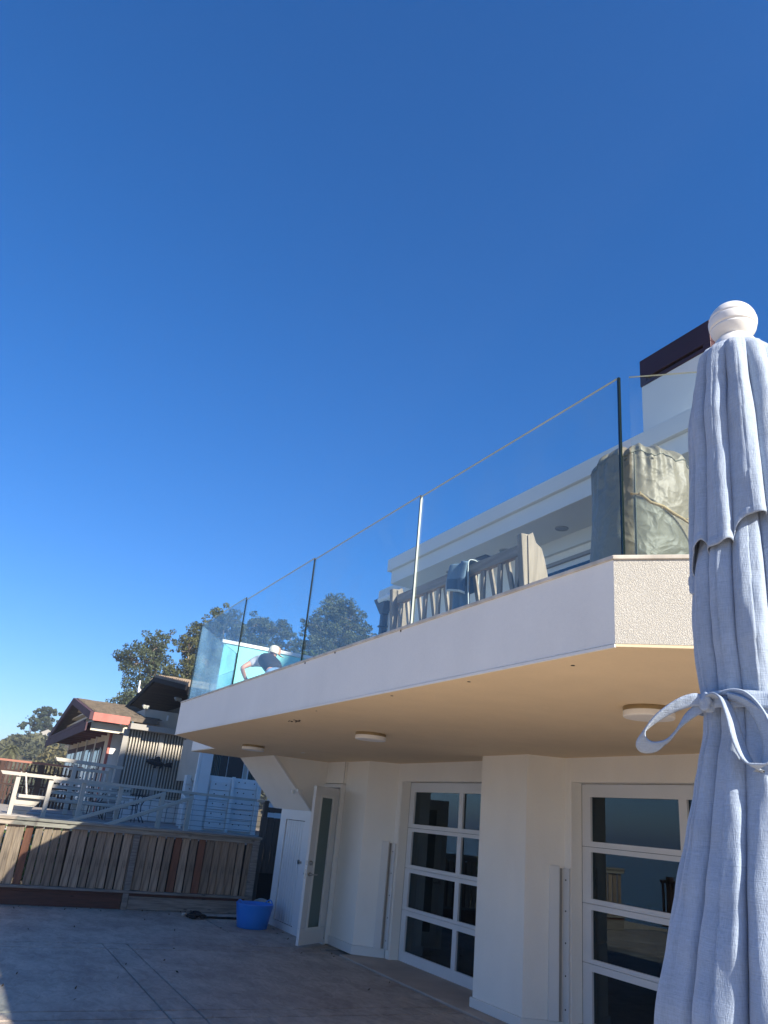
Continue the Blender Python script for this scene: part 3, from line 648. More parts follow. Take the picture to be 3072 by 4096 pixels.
# stair box with sloping underside and storage closet
hp(MB().extr([(4.19, SZ), (4.92, 1.69), (5.6, 1.69), (5.6, SZ)], 'y', 11.49, 13.12), 'stair_box', M['stucco'])
hp(MB().extr([(4.175, SZ - .001), (4.905, 1.675), (4.935, 1.70), (4.225, SZ - .001)], 'y', 11.465, 11.489), 'stair_trim', M['trim'])
cl = MB(); cl.box(4.92, 5.9, 12.50, 12.75, 0, 1.688); cl.box(4.92, 5.9, 11.49, 11.70, 0, 1.688); cl.box(4.92, 5.9, 11.7, 12.5, 1.54, 1.688); cl.box(4.92, 5.9, 11.7, 12.5, 0, .09); cl.box(5.0, 5.9, 11.7, 12.5, .09, 1.54)
hp(cl, 'closet_wall', M['door_white'])
sdr = empty('storage_door', (0, 0, 0)); sdr.parent = house; sdr.location = (-5.3, -6, 0)
nb = 8; w_ = (12.49 - 11.71) / nb
for i in range(nb):
    y0 = 11.71 + i * w_
    MB().box(4.935, 4.975, y0 + .007, y0 + w_ - .007, .10, 1.53).build('board', M['door_white'], sdr)
MB().box(4.976, 4.995, 11.70, 12.50, .09, 1.54).build('backing', M['black'], sdr)
MB().box(4.918, 4.934, 11.64, 11.72, .945, .975).box(4.914, 4.934, 11.76, 11.80, .93, .99).box(4.905, 4.925, 11.70, 11.77, .95, .97).build('hasp', M['steel'], sdr)
hp(MB().box(4.53, 4.60, 11.18, 11.24, 1.93, 1.97).lathe([(0, 0), (.03, 0), (.03, .06), (0, .06)], (4.62, 11.62, 1.91), 12), 'sensor', M['trim'])

# open side door
leaf = empty('side_door', (5.075, 10.905, .025)); leaf.parent = house; leaf.location = Vector((5.075, 10.905, .025)) - Vector((5.3, 6, 0))
dirv = Vector((4.55 - 5.075, 10.55 - 10.905)); leaf.rotation_euler = (0, 0, math.atan2(dirv.y, dirv.x))
LW, LH, LT = .63, 2.0, .045
lf = MB(); lf.box(0, LW, -LT, 0, 0, .20); lf.box(0, LW, -LT, 0, 1.86, LH); lf.box(0, .15, -LT, 0, .202, 1.858); lf.box(LW - .17, LW, -LT, 0, .202, 1.858)
lf.build('door_leaf', M['door_white'], leaf, bevel=.003)
MB().box(.15, LW - .17, -.028, -.018, .2, 1.86).build('frosted_pane', M['frost'], leaf)
bd = MB()
for yy0, yy1 in ((-.002, .010), (-LT - .010, -LT + .002)):
    bd.box(.12, .155, yy0, yy1, .17, 1.89); bd.box(LW - .175, LW - .14, yy0, yy1, .17, 1.89); bd.box(.156, LW - .176, yy0, yy1, .17, .205); bd.box(.156, LW - .176, yy0, yy1, 1.855, 1.89)
bd.build('glazing_bead', M['trim'], leaf, bevel=.004)
for sgn, y0 in ((1, 0), (-1, -LT)):
    MB().tube([(LW - .07, y0 + sgn * .001, .86), (LW - .07, y0 + sgn * .05, .86)], [.028, .012], 16).tube([(LW - .07, y0 + sgn * .05, .86), (LW - .18, y0 + sgn * .055, .858)], .009, 10).build('handle', M['steel'], leaf, smooth=True)
    MB().tube([(LW - .07, y0 + sgn * .001, 1.0), (LW - .07, y0 + sgn * .022, 1.0)], [.033, .026], 18).build('deadbolt', M['steel'], leaf, smooth=True)
MB().box(LW - .001, LW + .002, -.034, -.011, .80, .92).box(LW - .001, LW + .012, -.03, -.015, .845, .875).box(LW - .001, LW + .002, -.034, -.011, .97, 1.03).build('latch_plate', M['steel'], leaf)

# garage doors
def garage(y1, npan=2):
    gd = empty('garage_door', (5.64, y1, 0)); gd.parent = house; gd.location = Vector((5.64, y1, 0)) - Vector((5.3, 6, 0))
    W_ = .12 + npan * 1.11 + (npan - 1) * .09 + .12
    zz = [(.012, .598, .13, .54), (.602, 1.098, .64, 1.05), (1.102, 1.598, 1.145, 1.555), (1.602, 2.18, 1.65, 2.06)]
    for (z0, z1, a, b) in zz:
        mb = MB(); mb.box(0, .045, -W_, 0, z0, a); mb.box(0, .045, -W_, 0, b, z1)
        mb.box(0, .045, -.12, 0, a, b); mb.box(0, .045, -W_, -W_ + .12, a, b)
        for k in range(1, npan): y = -.12 - k * 1.11 - (k - 1) * .09; mb.box(0, .045, y - .09, y, a, b)
        sec = mb.build('section', M['door_white'], gd)
        for k in range(npan):
            y = -.12 - k * 1.2
            MB().box(.024, .030, y - 1.11, y, a, b).build('pane', M['pane'], sec)
    MB().box(.0, .045, -W_, 0, .0, .012).build('bottom_seal', M['black'], gd)
garage(9.785); garage(6.315)
# storm panel channels with screws
def channel(y_far, base, xa=5.14, ya=10.14, xb=5.5, yb=9.9):
    c = empty('storm_channel', (0, 0, 0)); c.parent = house; c.location = (-5.3, -6, 0)
    dy = y_far - 9.90
    MB().prism([(5.375, 9.985 + dy), (5.455, 9.932 + dy), (5.425, 9.886 + dy), (5.345, 9.939 + dy)], base, 1.40).build('angle_leg', M['trim'], c, bevel=.003)
    MB().box(5.478, 5.4985, y_far - .085, y_far - .002, base, 1.385).build('face_plate', M['white'], c)
    MB().prism([(5.458, 9.928 + dy), (5.476, 9.916 + dy), (5.476, 9.908 + dy), (5.455, 9.920 + dy)], base, 1.38).build('web', M['taupe'], c)
    for k in range(5):
        z = base + .10 + k * (1.18 - base) / 4
        s_ = MB().lathe([(.007, 0), (.007, .004), (0, .004)], (0, 0, 0), 8).build('screw', M['black'], c)
        s_.rotation_euler = (0, -math.pi / 2, 0); s_.location = (5.477, y_far - .045, z)
channel(9.90, .115); channel(6.41, .10)

# dark room behind the garage doors
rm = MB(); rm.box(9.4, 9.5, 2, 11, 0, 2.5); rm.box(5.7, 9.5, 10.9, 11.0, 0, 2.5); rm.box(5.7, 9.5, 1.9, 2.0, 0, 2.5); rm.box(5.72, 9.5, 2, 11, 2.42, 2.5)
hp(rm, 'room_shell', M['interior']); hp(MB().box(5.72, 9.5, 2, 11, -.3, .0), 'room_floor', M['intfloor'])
sofa = empty('sofa', (6.9, 8.6, 0.0), 0, 'dark blue sofa faintly visible behind the left garage door glass', 'sofa')
MB().box(0, .9, -1, 1, .08, .42).build('seat', M['fabric_int'], sofa, bevel=.04); MB().box(.7, .95, -1, 1, .43, .82).build('backrest', M['fabric_int'], sofa, bevel=.05)
for s_ in (-1.12, 1.01): MB().box(0, .95, s_, s_ + .12, .08, .6).build('armrest', M['fabric_int'], sofa, bevel=.03)
bk = empty('wicker_basket', (6.15, 9.35, 0), 0, 'round tan wicker basket behind the lowest left garage pane', 'basket')
MB().lathe([(.0, .0), (.16, .0), (.2, .2), (.17, .36), (.185, .38), (.15, .36), (.17, .2), (.13, .04), (0, .04)], n=24).build('bowl', M['wicker'], bk, smooth=True)
tb = empty('side_table', (6.6, 5.2, 0.0), 0, 'pale table behind the right garage door glass', 'table')
MB().box(-.35, .45, -.8, .8, .70, .74).build('tabletop', M['int_pale'], tb, bevel=.008)
for a in (-.3, .38):
    for b in (-.7, .68): MB().box(a, a + .06, b, b + .06, 0, .699).build('leg', M['int_pale'], tb)
st = empty('folded_chair', (6.2, 4.6, 0), .3, 'blue and steel folding chair low behind the right garage glass', 'chair')
MB().box(-.2, .2, -.2, .2, .42, .46).build('seat', M['fabric_int'], st, bevel=.02); MB().box(.16, .2, -.2, .2, .5, .9).build('backrest', M['fabric_int'], st, bevel=.02)
for a in (-1, 1): MB().tube([(-.2, a * .2, 0), (.2, a * .2, .5), (.2, a * .2, .88)], .012, 8).tube([(.22, a * .2, 0), (-.18, a * .2, .42)], .012, 8).build('frame', M['steel'], st, smooth=True)

# ceiling lights
proto = None
for i, (x, y, lb) in enumerate([(3.58, 3.42, 'largest nearest round flush lamp on the tan soffit beside the umbrella'),
                                 (3.46, 6.86, 'middle round flush lamp on the tan soffit'),
                                 (3.42, 10.22, 'farthest round flush lamp under the balcony near the stair box')]):
    if proto is None:
        proto = empty('ceiling_light', (x, y, SZ), 0)
        MB().lathe([(0, 0), (.148, 0), (.150, -.004), (.150, -.022), (.148, -.026)], n=48).build('base_ring', M['lamp_base'], proto, smooth=False)
        MB().lathe([(.148, -.026), (.150, -.030), (.150, -.056), (.145, -.062), (.05, -.064), (0, -.064)], n=48).build('diffuser', M['lamp_white'], proto, smooth=False)
        c = proto
    else: c = copy_tree(proto)
    c.location = (x, y, SZ - .001); tag(c, lb, 'ceiling light', 'flush lamps on the balcony soffit')
# small marks and holes in the soffit
for x, y, w in [(2.5, 2.86, .010), (2.45, 3.68, .010), (2.44, 4.58, .010), (2.46, 5.9, .007)]:
    hp(MB().lathe([(0, -.002), (w, -.002), (w, 0)], (x, y, SZ), 10), 'anchor_hole', M['black'])
mk = MB()
for k in range(14):
    x = 2.62 + random.uniform(-.03, .05); y = 6.78 + random.uniform(-.12, .12); d = random.uniform(.006, .02)
    mk.prism([(x, y), (x + d, y + .01), (x + d * .6, y + .035), (x - d * .3, y + .02)], SZ - .003, SZ - .0005)
hp(mk, 'nest_remains', mat('mud_mark', (.06, .04, .02), .9))
hp(MB().box(4.15, 4.17, 10.22, 10.32, SZ - .006, SZ - .001), 'chipped_paint', M['bag_white'])
for (x, y, z) in [(2.346, 5.4, 2.80), (2.346, 4.36, 2.80), (2.346, 6.0, 2.795)]:
    hp(MB().box(x - .003, x + .004, y, y + .004, z + .002, z + .016), 'rust_streak', M['black'])

# ------------------------------------------------------------------ frameless glass railing
gr = empty('glass_railing', (2.42, 6.3, 2.83), 0, 'frameless glass panels along the balcony edge with dark joints', 'railing')
def gpanel(a, b, z0=2.80, z1=3.80, m_=None, t=.012):
    a = Vector((a[0], a[1], 0)); b = Vector((b[0], b[1], 0)); d = (b - a); L = d.length; d.normalize(); nn = Vector((d.y, -d.x, 0))
    a0 = a; b0 = b; v = []
    for z in (z0, z1):
        for p, s_ in ((a0, -1), (b0, -1), (b0, 1), (a0, 1)): v.append((p + nn * s_ * t / 2 + Vector((0, 0, z)))[:])
    me = MB(); me.add(v, [(0, 1, 5, 4), (2, 3, 7, 6)], 0); me.add(v, [(1, 2, 6, 5), (3, 0, 4, 7), (0, 3, 2, 1)], 1); me.add(v, [(4, 5, 6, 7)], 2)
    o = me.build('glass_panel', [m_ or M['rail_glass'], M['glass_edge'], M['glass_edge_top']], gr)
    o.location = (-2.42, -6.3, -2.83); return o
js = [2.435, 4.365, 6.285, 8.26, 10.16]
for i in range(4):
    gpanel((2.42, js[i] + (.006 if i else 0)), (2.42, js[i + 1] - .006), z1=[3.80, 3.815, 3.83, 3.86][i], m_=M['end_glass'] if i == 3 else None)
gpanel((2.455, 2.395), (4.1, .75), z1=3.80); gpanel((4.112, .738), (5.2, -.35), z1=3.80)
gpanel((2.43, 10.18), (3.40, 11.66), z1=3.86, m_=M['end_glass']); gpanel((3.41, 11.70), (3.41, 12.96), z1=3.60)
# black silicone joints between panels
for y in js[1:4] + [js[0] - .008]:
    o = MB().box(2.4138, 2.4262, y - (.004 if y < 4.5 else .001), y + (.005 if y < 4.5 else .001), 2.80, 3.80).build('joint_seal', M['glass_edge'], gr); o.location = (-2.42, -6.3, -2.83)
    o = MB().box(2.4135, 2.4265, y - .0095, y - .0060, 2.80, 3.80).build('joint_edge', M['glass_edge_top'], gr) if y == js[1] else None
    if o: o.location = (-2.42, -6.3, -2.83)

# teal windscreen at the far end of the balcony
ws = empty('windscreen', (3.38, 12.5, 2.6), 0, 'frosted teal glass windscreen with white top rail at the far balcony end', 'windscreen')
for k in range(3):
    MB().box(.02 + k * .85, .86 + k * .85, -.008, .008, .02, 1.545).build('panel', M['teal'], ws)
MB().box(-.02, 2.58, -.03, .03, 1.55, 1.61).build('top_rail', M['white'], ws, bevel=.008)

# ------------------------------------------------------------------ fence
fence = empty('board_fence', (2.8, 13.65, 0), 0, 'weathered vertical board fence with a few red boards along the far patio edge', 'fence')
def fp(mb, name, m_, **k):
    o = mb.build(name, m_, fence, **k); o.location = o.location - Vector((2.8, 13.65, 0)); return o
bx = MB().box(-.068, .068, -.011, .011, .0, .84).build('board', M['board'], fence, bevel=.003)
tw = [random.uniform(-1, 1) for _ in range(60)]
n = 0; x = -1.9; xs_red = (1.28, 3.53, 3.9)
while x < 4.83:
    back = n % 2
    o = bx if n == 0 else inst(bx, 'board', fence)
    o.location = (x - 2.8, random.uniform(-.006, .006), .27 + random.uniform(-.006, .006))
    o.rotation_euler = (random.uniform(-.008, .008), random.uniform(-.012, .012), -.24 + random.uniform(-.12, .12))
    o.scale = (random.choice([.80, .86, .92, .98]) + random.uniform(-.02, .02), 1, 1)
    if any(abs(x - r) < .068 for r in xs_red): override(o, M['red_board'])
    x += .136 + random.uniform(-.006, .006); n += 1
fp(MB().box(-1.98, 4.95, 13.56, 13.74, 1.155, 1.195), 'cap', M['cap_wood'], bevel=.005)
fp(MB().box(-1.98, 4.93, 13.585, 13.628, 1.085, 1.153), 'top_rail', M['cap_wood'], bevel=.004)
fp(MB().box(-1.98, 4.85, 13.57, 13.70, .235, .268), 'bottom_rail', M['rail_wood'], bevel=.004)
fp(MB().box(-1.98, 4.80, 13.600, 13.64, .195, .234), 'sub_rail', M['red_rail'], bevel=.003)
fp(MB().box(1.03, 2.79, 13.612, 13.65, .005, .193), 'kick_board', M['red_rail'], bevel=.003)
fp(MB().box(2.90, 4.8, 13.612, 13.65, .005, .193), 'kick_board', M['rail_wood'], bevel=.003)
fp(MB().box(-1.98, .93, 13.612, 13.65, .005, .193), 'kick_board', M['rail_wood'], bevel=.003)
fp(MB().box(2.80, 2.89, 13.59, 13.66, 0, .234), 'post', M['rail_wood'], bevel=.003)
fp(MB().box(.935, 1.025, 13.59, 13.66, 0, .234), 'post', M['red_rail'], bevel=.003)
fp(MB().box(4.80, 4.92, 13.58, 13.70, 0, 1.15), 'post', M['rail_wood'], bevel=.004)
fp(MB().box(2.80, 2.89, 13.60, 13.69, .27, 1.08), 'post', M['rail_wood'], bevel=.004)
# foliage behind the fence, seen through its gaps
lp = np.stack([rng.uniform(-1.5, 2.3, 2600), rng.uniform(13.9, 14.5, 2600), rng.uniform(-.1, 1.05, 2600)], 1)
leaves('ivy', lp, .05, M['ivy'], kind='stuff', seed=8, asp=.7)

bk_ = MB().box(1.75, 4.9, 13.95, 14.1, -.3, 1.04).build('fence_gap_shade', mat('gap_shade', (.035, .028, .02), .95)); tag(bk_, kind='structure')  # dark sheet added behind the fence so its gaps look shaded
gate = empty('side_gate', (5.3, 14.2, 0), 0, 'grey brown board gate between the fence and the storage closet', 'gate')
def gp(mb, name, m_, **k):
    o = mb.build(name, m_, gate, **k); o.location = o.location - Vector((5.3, 14.2, 0)); return o
for k in range(6):
    gp(MB().box(5.10 + k * .13, 5.223 + k * .13, 14.18, 14.205, .60, 1.52), 'board', M['grey_board'], bevel=.004)
gp(MB().box(5.14, 5.22, 14.21, 14.29, 0, 1.80), 'post', M['grey_board'], bevel=.004)
gp(MB().box(5.225, 6.0, 14.22, 14.26, 1.61, 1.69), 'rail', M['grey_board'], bevel=.004)
gp(MB().box(5.0, 6.0, 14.22, 14.28, 1.77, 1.81), 'top_rail', M['rail_paint'], bevel=.004)
# a rock, and a black panel painting in the shade under the gate
rk = MB()
o = MB().box(5.0, 6.6, 14.9, 15.0, -.4, .75).build('void_shade', M['black']); tag(o, 'black panel standing in for the shade in the void under the grey gate', 'wall')
bm = bmesh.new(); bmesh.ops.create_icosphere(bm, subdivisions=3, radius=.13)
for v in bm.verts: v.co *= 1 + .25 * mnoise.noise(v.co * 9); v.co.z *= .55
me = bpy.data.meshes.new('rock'); bm.to_mesh(me); bm.free(); me.materials.append(M['thresh'])
o = bpy.data.objects.new('rock', me); link(o); o.location = (5.28, 14.05, .14); o.scale = (1.1, 1, 1)
tag(o, 'mottled rounded stone behind the blue tub by the closet', 'rock')

# small dry leaves and grit blown against the fence and the walls
lf_ = []
for k in range(70):
    q = rng.uniform()
    if q < .45: lf_.append((rng.uniform(.6, 4.6), 13.58 - abs(rng.normal()) * .25, .008))
    elif q < .7: lf_.append((4.9 - abs(rng.normal()) * .15, rng.uniform(9.9, 12.6), .008))
    else: lf_.append((rng.uniform(.5, 4.9), rng.uniform(7.0, 13.3), .008))
dl = leaves('leaf_litter', lf_, .018, M['dry_leaf'], kind='stuff', seed=6, asp=.5)
# thin control joints in the render above the side door
hp(MB().box(5.097, 5.101, 10.846, 10.852, 2.115, SZ), 'render_joint', M['taupe']); hp(MB().box(5.097, 5.101, 10.853, 11.9, 2.106, 2.111), 'render_joint', M['taupe'])

# ------------------------------------------------------------------ tub and hose
tub = empty('tub', (4.48, 12.2, 0.0), 0, 'bright blue flexible plastic tub on the patio beside the white closet', 'tub')
prof = [(0, .008), (.20, .006), (.215, .0), (.225, .006), (.252, .16), (.278, .31), (.283, .325), (.275, .33), (.268, .318), (.243, .16), (.214, .02), (0, .018)]
MB().lathe(prof, n=64).build('bucket', M['blue_tub'], tub, smooth=True)
for sg in (-1, 1):
    P = []
    for i in range(13):
        t = math.pi * i / 12; a = R_(25 + 90 * (sg < 0) * 2) + (t - math.pi / 2) * .34 * 1.0
        a = R_(15 if sg > 0 else 195) + (i - 6) * .062
        P.append((.272 * math.cos(a), .272 * math.sin(a), .318 + .055 * math.sin(t)))
    MB().tube(P, .009, 8).build('handle', M['blue_tub'], tub, smooth=True)
hose = empty('hose', (3.85, 12.95, 0), 0, 'black hose bunched on the ground and running to the blue tub', 'hose')
P = [(.68, .02, .018)]
for i in range(12): P.append((.6 - i * .045, .03 + .012 * math.sin(i), .018))
for i in range(70):
    t = i * .42; rr = .06 + .03 * math.sin(i * .7)
    P.append((-.02 - .10 * math.sin(t * .31) + rr * math.cos(t) * 1.2 + .05 * math.sin(i * .13), .02 - .16 * (i / 70.) * math.sin(i * .05) + rr * math.sin(t) * 1.4, .02 + .028 * (1 + math.sin(t * 1.3))))
P.append((-.1, .2, .02)); P.append((.02, .3, .03)); P.append((.04, .55, .03))
MB().tube(P, .016, 8).build('coil', M['hose'], hose, smooth=True)
MB().tube([(-.2, .12, .03), (-.15, .18, .035)], .022, 10).build('nozzle', M['int_pale'], hose, smooth=True)

# ------------------------------------------------------------------ neighbour deck (z .98)
DZ = .98
dk = MB().box(-1.0, 9.5, 20.75, 34, DZ - .25, DZ - .032).build('deck', M['taupe']); tag(dk, kind='structure')
mb = MB(); y = 20.75
while y < 33.9: mb.box(-1.0, 9.5, y, y + .135, DZ - .03, DZ); y += .142
mb.build('decking', M['deck'], dk, kind='stuff')
mb = MB().box(-1.0, 9.5, 20.70, 20.745, DZ - .3, DZ + .02).build('rim_board', M['deck'], dk)

crail = empty('cable_railing', (3.4, 21, DZ), 0, 'painted cable railing with sunlit cap at left along the deck edge', 'railing')
def cpart(mb, name, m_, **k):
    o = mb.build(name, m_, crail, **k); o.location = o.location - Vector((3.4, 21, DZ)); return o
for px in (1.36, 2.10, 2.87, 3.77, 4.84, 5.56):
    cpart(MB().box(px - .05, px + .05, 20.95, 21.05, DZ, 1.84), 'post', M['rail_paint'], bevel=.008)
cpart(MB().extr([(.94, 1.93), (1.0, 1.855), (8.05, 1.83), (8.05, 1.89), (3.2, 1.915)], 'y', 20.90, 21.10), 'cap', M['rail_paint'])
for k in range(6):
    z = DZ + .12 + k * .125
    cpart(MB().tube([(1.3, 21.0, z), (3.4, 21, z - .006), (5.5, 21.0, z), (7.9, 21, z - .004)], .0038, 5), 'cable', M['dark_metal'])
for (a, b, yy, lb) in [((2.72, .98), (4.83, 1.80), 20.72, 'upper sloping grey handrail crossing the deck railing'), ((3.38, .98), (5.30, 1.77), 19.8, 'lower sloping grey handrail nearer the fence')]:
    h_ = empty('stair_handrail', (a[0], yy, a[1]), 0, lb, 'handrail', 'sloping stair handrails')
    a2 = (a[0] - (b[0] - a[0]) * .35, a[1] - (b[1] - a[1]) * .35)
    MB().bar((a2[0] - a[0], 0, a2[1] - a[1]), (b[0] - a[0], 0, b[1] - a[1]), .09, .085).build('rail', M['rail_paint'], h_, bevel=.01)
    MB().box(b[0] - a[0] - .12, b[0] - a[0] - .02, -.05, .05, DZ - a[1] - .9, b[1] - a[1] - .02).build('post', M['rail_paint'], h_, bevel=.006)

# built-in bench
bench = empty('deck_bench', (2.2, 23, DZ), 0, 'built in painted bench with slatted back on the neighbouring deck', 'bench')
def bp(mb, name, **k):
    o = mb.build(name, M['rail_paint'], bench, **k); o.location = o.location - Vector((2.2, 23, DZ)); return o
bp(MB().box(1.55, 2.45, 22.2, 22.75, 1.36, 1.44), 'seat', bevel=.01); bp(MB().box(1.9, 4.3, 22.4, 22.95, 1.33, 1.41), 'seat', bevel=.01)
bp(MB().extr([(1.5, DZ), (1.5, 1.35), (2.12, 1.35), (1.82, DZ)], 'y', 22.3, 22.7), 'support'); bp(MB().extr([(3.0, DZ), (2.9, 1.33), (3.1, 1.33), (3.25, DZ)], 'y', 22.5, 22.6), 'support')
bp(MB().bar((1.75, 22.5, 1.42), (1.62, 22.72, 1.95), .09, .035, up=(1, 0, 0)), 'back_post'); bp(MB().bar((2.30, 22.9, 1.42), (2.38, 23.1, 1.95), .13, .04, up=(1, 0, 0)), 'back_post')
bp(MB().bar((1.42, 22.3, 1.42), (1.5, 22.55, 1.95), .07, .035, up=(1, 0, 0)), 'back_post')
for z in (1.52, 1.66, 1.80): bp(MB().box(2.35, 4.4, 23.0, 23.04, z, z + .09), 'back_slat', bevel=.004)

bar = empty('deck_rail', (3, 25, DZ), 0, 'higher grey rail with a sunlit end between bench and slatted screen', 'railing')
def b2(mb, name, **k):
    o = mb.build(name, M['rail_paint'], bar, **k); o.location = o.location - Vector((3, 25, DZ)); return o
b2(MB().extr([(2.46, 2.50), (2.52, 2.40), (4.4, 2.37), (4.4, 2.45)], 'y', 24.9, 25.2), 'cap'); b2(MB().box(2.9, 4.1, 24.97, 25.03, 2.20, 2.28), 'lower_rail')
b2(MB().box(3.0, 3.12, 24.95, 25.07, DZ, 2.36), 'post', bevel=.006); b2(MB().box(4.02, 4.14, 24.95, 25.07, DZ, 2.36), 'post', bevel=.006)
x = 3.2
while x < 4.0: b2(MB().box(x, x + .04, 25.0, 25.03, 1.1, 2.2), 'baluster'); x += .11

# metal table and chairs
tbl = empty('patio_table', (4.4, 24.0, DZ), 0, 'black wrought iron table in front of the slatted screen', 'table')
MB().box(-.62, .72, -.35, .35, .70, .73).build('tabletop', M['dark_metal'], tbl, bevel=.005)
for sx in (-.5, .62):
    for q in (-.25, .25):
        MB().tube([(sx, q, .7), (sx - .12, q, .45), (sx - .10, q, .22), (sx + .03, q, 0)], .014, 8).build('leg', M['dark_metal'], tbl, smooth=True)
chp = None
for (cx, rz, lb) in [(3.75, .0, 'black iron chair left of the patio table'), (4.55, math.pi, 'black iron chair right of the patio table')]:
    if chp is None:
        chp = empty('patio_chair', (cx, 24, DZ)); c = chp
        MB().box(-.22, .22, -.22, .22, .42, .45).build('seat', M['dark_metal'], c, bevel=.01)
        MB().tube([(-.2, -.2, .45), (-.26, -.2, .88), (-.26, .2, .88), (-.2, .2, .45)], .012, 8).tube([(-.25, 0, .45), (-.26, 0, .88)], .008, 6).build('backrest', M['dark_metal'], c)
        for a in (-1, 1):
            for b in (-1, 1): MB().tube([(a * .2, b * .2, .42), (a * .23, b * .23, 0)], .012, 6).build('leg', M['dark_metal'], c)
    else: c = copy_tree(chp)
    c.location = (cx, 23.9, DZ); c.rotation_euler = (0, 0, rz); tag(c, lb, 'chair', 'black iron patio chairs')

# slatted screen
scr_ = empty('slatted_screen', (5.8, 27, DZ), 0, 'taupe screen of upright slats on the neighbouring deck carrying a metal fish', 'screen')
def sp(mb, name, m_, **k):
    o = mb.build(name, m_, scr_, **k); o.location = o.location - Vector((5.8, 27, DZ)); return o
sp(MB().box(4.66, 7.1, 27.06, 27.12, DZ, 3.86), 'backing', M['slat_back'])
sp(MB().box(4.66, 7.1, 26.62, 27.055, 3.69, 3.87), 'header', M['taupe'], bevel=.006)
sp(MB().box(4.55, 4.73, 26.98, 27.055, DZ, 3.688), 'frame_post', M['taupe'], bevel=.005)
sp(MB().box(5.745, 5.87, 26.97, 27.055, DZ + .66, 3.688), 'frame_post', M['taupe'], bevel=.005)
x = 4.80
while x < 7.05:
    if not (5.70 < x < 5.86): sp(MB().box(x, x + .038, 26.99, 27.035, 1.66, 3.688), 'slat', M['slat'])
    x += .0965
x = 4.74
while x < 7.0:
    sp(MB().box(x + .01, x + .27, 27.0, 27.05, DZ, 1.60), 'base_panel', M['lagging'], bevel=.008); x += .28
sp(MB().box(4.735, 7.1, 26.97, 27.055, 1.60, 1.655), 'base_rail', M['lagging'], bevel=.005)
# metal fish
fish = empty('fish_sculpture', (5.85, 26.85, 2.78), 0, 'dark bronze fish sculpture hung on the slatted screen', 'sculpture')
N = 28; vs = []; fs = []
for i in range(N):
    t = i / (N - 1); xx = -.42 + .62 * t
    hh_ = .085 * (math.sin(math.pi * min(1, (t * .92 + .10))) ** .7) + .012; wd = hh_ * .45
    for k in range(12):
        a = 2 * math.pi * k / 12; vs.append((xx, wd * math.cos(a), hh_ * math.sin(a) - .06 * t))
for i in range(N - 1):
    for k in range(12): fs.append((i * 12 + k, i * 12 + (k + 1) % 12, (i + 1) * 12 + (k + 1) % 12, (i + 1) * 12 + k))
fs += [tuple(range(12)), tuple((N - 1) * 12 + k for k in range(11, -1, -1))]
MB().add(vs, fs).build('body', M['rust'], fish, smooth=True)
def plate(pts, name):
    clean(MB().extr(pts, 'y', -.012, .012).build(name, M['rust'], fish))
plate([(.17, -.09), (.22, .0), (.44, .03), (.40, -.05), (.44, -.13), (.20, -.12)], 'tail')
plate([(-.20, .04), (-.16, .13), (-.06, .18), (.0, .15), (.03, .03)], 'dorsal_fin')
plate([(-.15, -.08), (-.18, -.19), (-.10, -.20), (-.04, -.10)], 'pectoral_fin')
plate([(.05, -.11), (.03, -.20), (.10, -.18), (.12, -.10)], 'anal_fin')
MB().lathe([(0, .01), (.014, .006), (.016, 0)], (-.36, -.04, .02), 10).build('eye', M['steel'], fish)

# ------------------------------------------------------------------ neighbour house 1 (dark low gable, bolted white boards)
h1 = empty('dark_roofed_house', (7.5, 24, DZ), 0, 'neighbouring house with a low black edged gable roof and white bolted boards', 'house')
def h1p(mb, name, m_, parent=None, **k):
    o = mb.build(name, m_, parent or h1, **k)
    if parent is None: o.location = o.location - Vector((7.5, 24, DZ))
    return o
Y1 = 22.0
# bolted lagging boards between white uprights
bolt = None
for (xa, xb, zt, yy) in [(6.12, 6.60, 2.40, 24.0), (6.30, 6.86, 2.28, Y1), (6.98, 7.62, 2.40, Y1)]:
    nb = 5; hb = (zt - 1.02) / nb
    for i in range(nb):
        z0 = 1.02 + i * hb
        h1p(MB().box(xa, xb, yy, yy + .05, z0 + .008, z0 + hb - .008), 'lagging_board', M['lagging'], bevel=.006)
        for bxx in ((xa + .12, xa + .30, xb - .06) if xb - xa > .6 else (xa + .14, xb - .12)):
            if bolt is None:
                bolt = h1p(MB().tube([(0, .012, 0), (0, -.016, 0)], .016, 8), 'bolt', M['black']); base_ = Vector((7.5, 24, DZ)); o = bolt
            else: o = inst(bolt, 'bolt', h1)
            o.location = Vector((bxx, yy - .001, z0 + hb * .62)) - base_
h1p(MB().box(5.9, 7.7, Y1 + .055, Y1 + .3, DZ, 2.40), 'lower_wall', M['lagging'])
h1p(MB().box(6.12, 6.62, 24.055, 24.3, DZ, 2.40), 'lower_wall', M['lagging'])
h1p(MB().box(6.62, 7.9, 25.9, 26.1, DZ, 3.5), 'return_wall', M['beige'])
for (xa, xb, zt, m_) in [(5.83, 5.90, 3.3, 'trim'), (5.905, 6.22, 3.3, 'lagging'), (6.88, 6.96, 2.42, 'trim'), (7.64, 7.76, 2.30, 'trim'), (5.62, 5.66, 1.8, 'trim')]:
    h1p(MB().box(xa, xb, Y1 - .09, Y1 - .005, DZ - .1, zt), 'upright', M[m_], bevel=.006)
h1p(MB().box(6.26, 9.6, Y1 + .35, 25.8, 2.25, 3.5), 'upper_wall', M['beige'])
